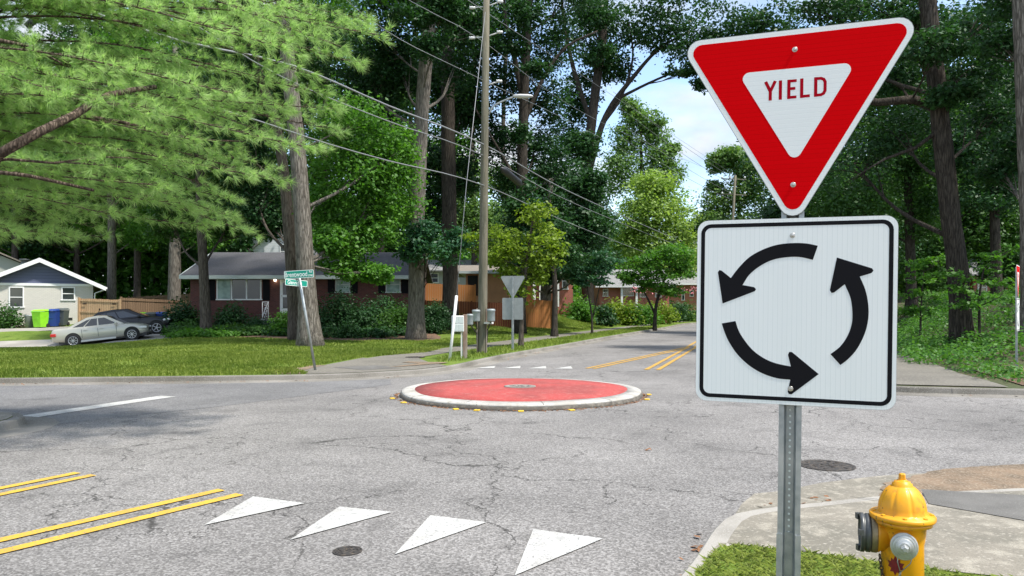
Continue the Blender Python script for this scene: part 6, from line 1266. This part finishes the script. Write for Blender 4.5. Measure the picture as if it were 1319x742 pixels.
suv = car('black_car', 'glossy black crossover car parked behind the silver sedan', 'car', 4.6, 1.86, 1.62, 2.7, .36, M['car_black'],
    [(-2.40, .50, .95, .66), (-2.36, .36, 1.10, .82), (-2.05, .30, 1.14, .90), (-1.35, .26, 1.12, .93), (-.6, .25, 1.08, .935), (.3, .25, 1.05, .935), (.9, .26, 1.03, .93), (1.35, .27, .98, .92), (1.75, .30, .90, .88), (2.02, .34, .78, .78), (2.12, .42, .64, .64)],
    ((-2.25, -1.55, -.05, .92), 1.06, 1.60, .82, .62), 5, ride=.28)
p_f2 = Vector((X(199, 42.2), 42.2, Z(430.5, 42.2))); p_r2 = Vector((X(139, 41.4), 41.4, Z(438.0, 41.4)))
place_car(suv, p_r2, p_f2, 2.7)

# ------------------------------------------------------------------ bins
def make_bin(m, label, x, y, z, rz, sc=1.0, group=None):
    r_ = empty('wheeled_bin', (x, y, z), rz, label, 'bin', group)
    w0, w1, d0, d1, h_ = .24, .30, .26, .36, .95
    mb = MB(); mb.add([(-w0, -d0, .03), (w0, -d0, .03), (w0, d0, .03), (-w0, d0, .03), (-w1, -d1, h_), (w1, -d1, h_), (w1, d1, h_), (-w1, d1, h_)], [(3, 2, 1, 0), (4, 5, 6, 7), (0, 1, 5, 4), (1, 2, 6, 5), (2, 3, 7, 6), (3, 0, 4, 7)])
    mb.box((0, -d1+.02, h_-.04), (2*w1+.03, .05, .06)); mb.box((0, -d0-.06, .55), (.26, .03, .05)); b_ = mb.build('body', m, r_, bevel=.02)
    mb = MB(); mb.add([(-w1-.03, -d1-.05, h_+.01), (w1+.03, -d1-.05, h_+.01), (w1+.03, d1+.03, h_+.03), (-w1-.03, d1+.03, h_+.03), (-w1*.8, -d1*.7, h_+.10), (w1*.8, -d1*.7, h_+.10), (w1*.8, d1*.9, h_+.13), (-w1*.8, d1*.9, h_+.13)], [(3, 2, 1, 0), (4, 5, 6, 7), (0, 1, 5, 4), (1, 2, 6, 5), (2, 3, 7, 6), (3, 0, 4, 7)]); mb.build('lid', m, r_, bevel=.015)
    mb = MB(); mb.tube([(-w1*.9, d1+.06, h_-.02), (w1*.9, d1+.06, h_-.02)], .018, 6); mb.build('handle', m, r_)
    for s_ in (-1, 1): mb = MB(); mb.lathe([(.12, -.03), (.12, .03)], 14, (s_*.27, d0, .12), Matrix.Rotation(R(90), 3, 'Y')); mb.build('wheel', M['tyre'], r_)
    r_.scale = (sc,)*3; return r_
for m_, px, py, d, rz, lab in (('bin_green', 52, 422, 44.6, -10, 'bright green wheeled bin against the cream house wall, left of the blue one'), ('bin_blue', 68, 420, 45.2, 8, 'dark blue wheeled bin between the green and the grey bins by the cream house'), ('bin_grey', 79, 417.5, 45.8, 6, 'dark grey wheeled bin at the right of the row by the cream house'),
    ('bin_green', 180, 416, 45.3, 0, 'bright green wheeled bin behind the black car roof'), ('bin_grey', 195, 415, 45.6, 5, 'dark grey wheeled bin behind the black car bonnet'), ('bin_blue', 207, 415, 45.9, 5, 'dark blue wheeled bin at the far right behind the black car')):
    x = X(px, d); z = G(x, d)+.03; make_bin(M[m_], lab, x, d, z, R(rz), 1.02 if px < 100 else 1.0)
mb = MB(); mb.lathe([(.22, 0), (.25, .7), (.27, .72), (.26, .76), (.22, .74), (.21, .1)], 18); tag(mb.build('metal_can', M['galv'], loc=(X(38, 45), 45, G(X(38, 45), 45)+.02)), 'round galvanised metal can left of the bright green bin', 'trash can')
print('leaves', LEAFTOTAL, 'objects', len(bpy.data.objects))
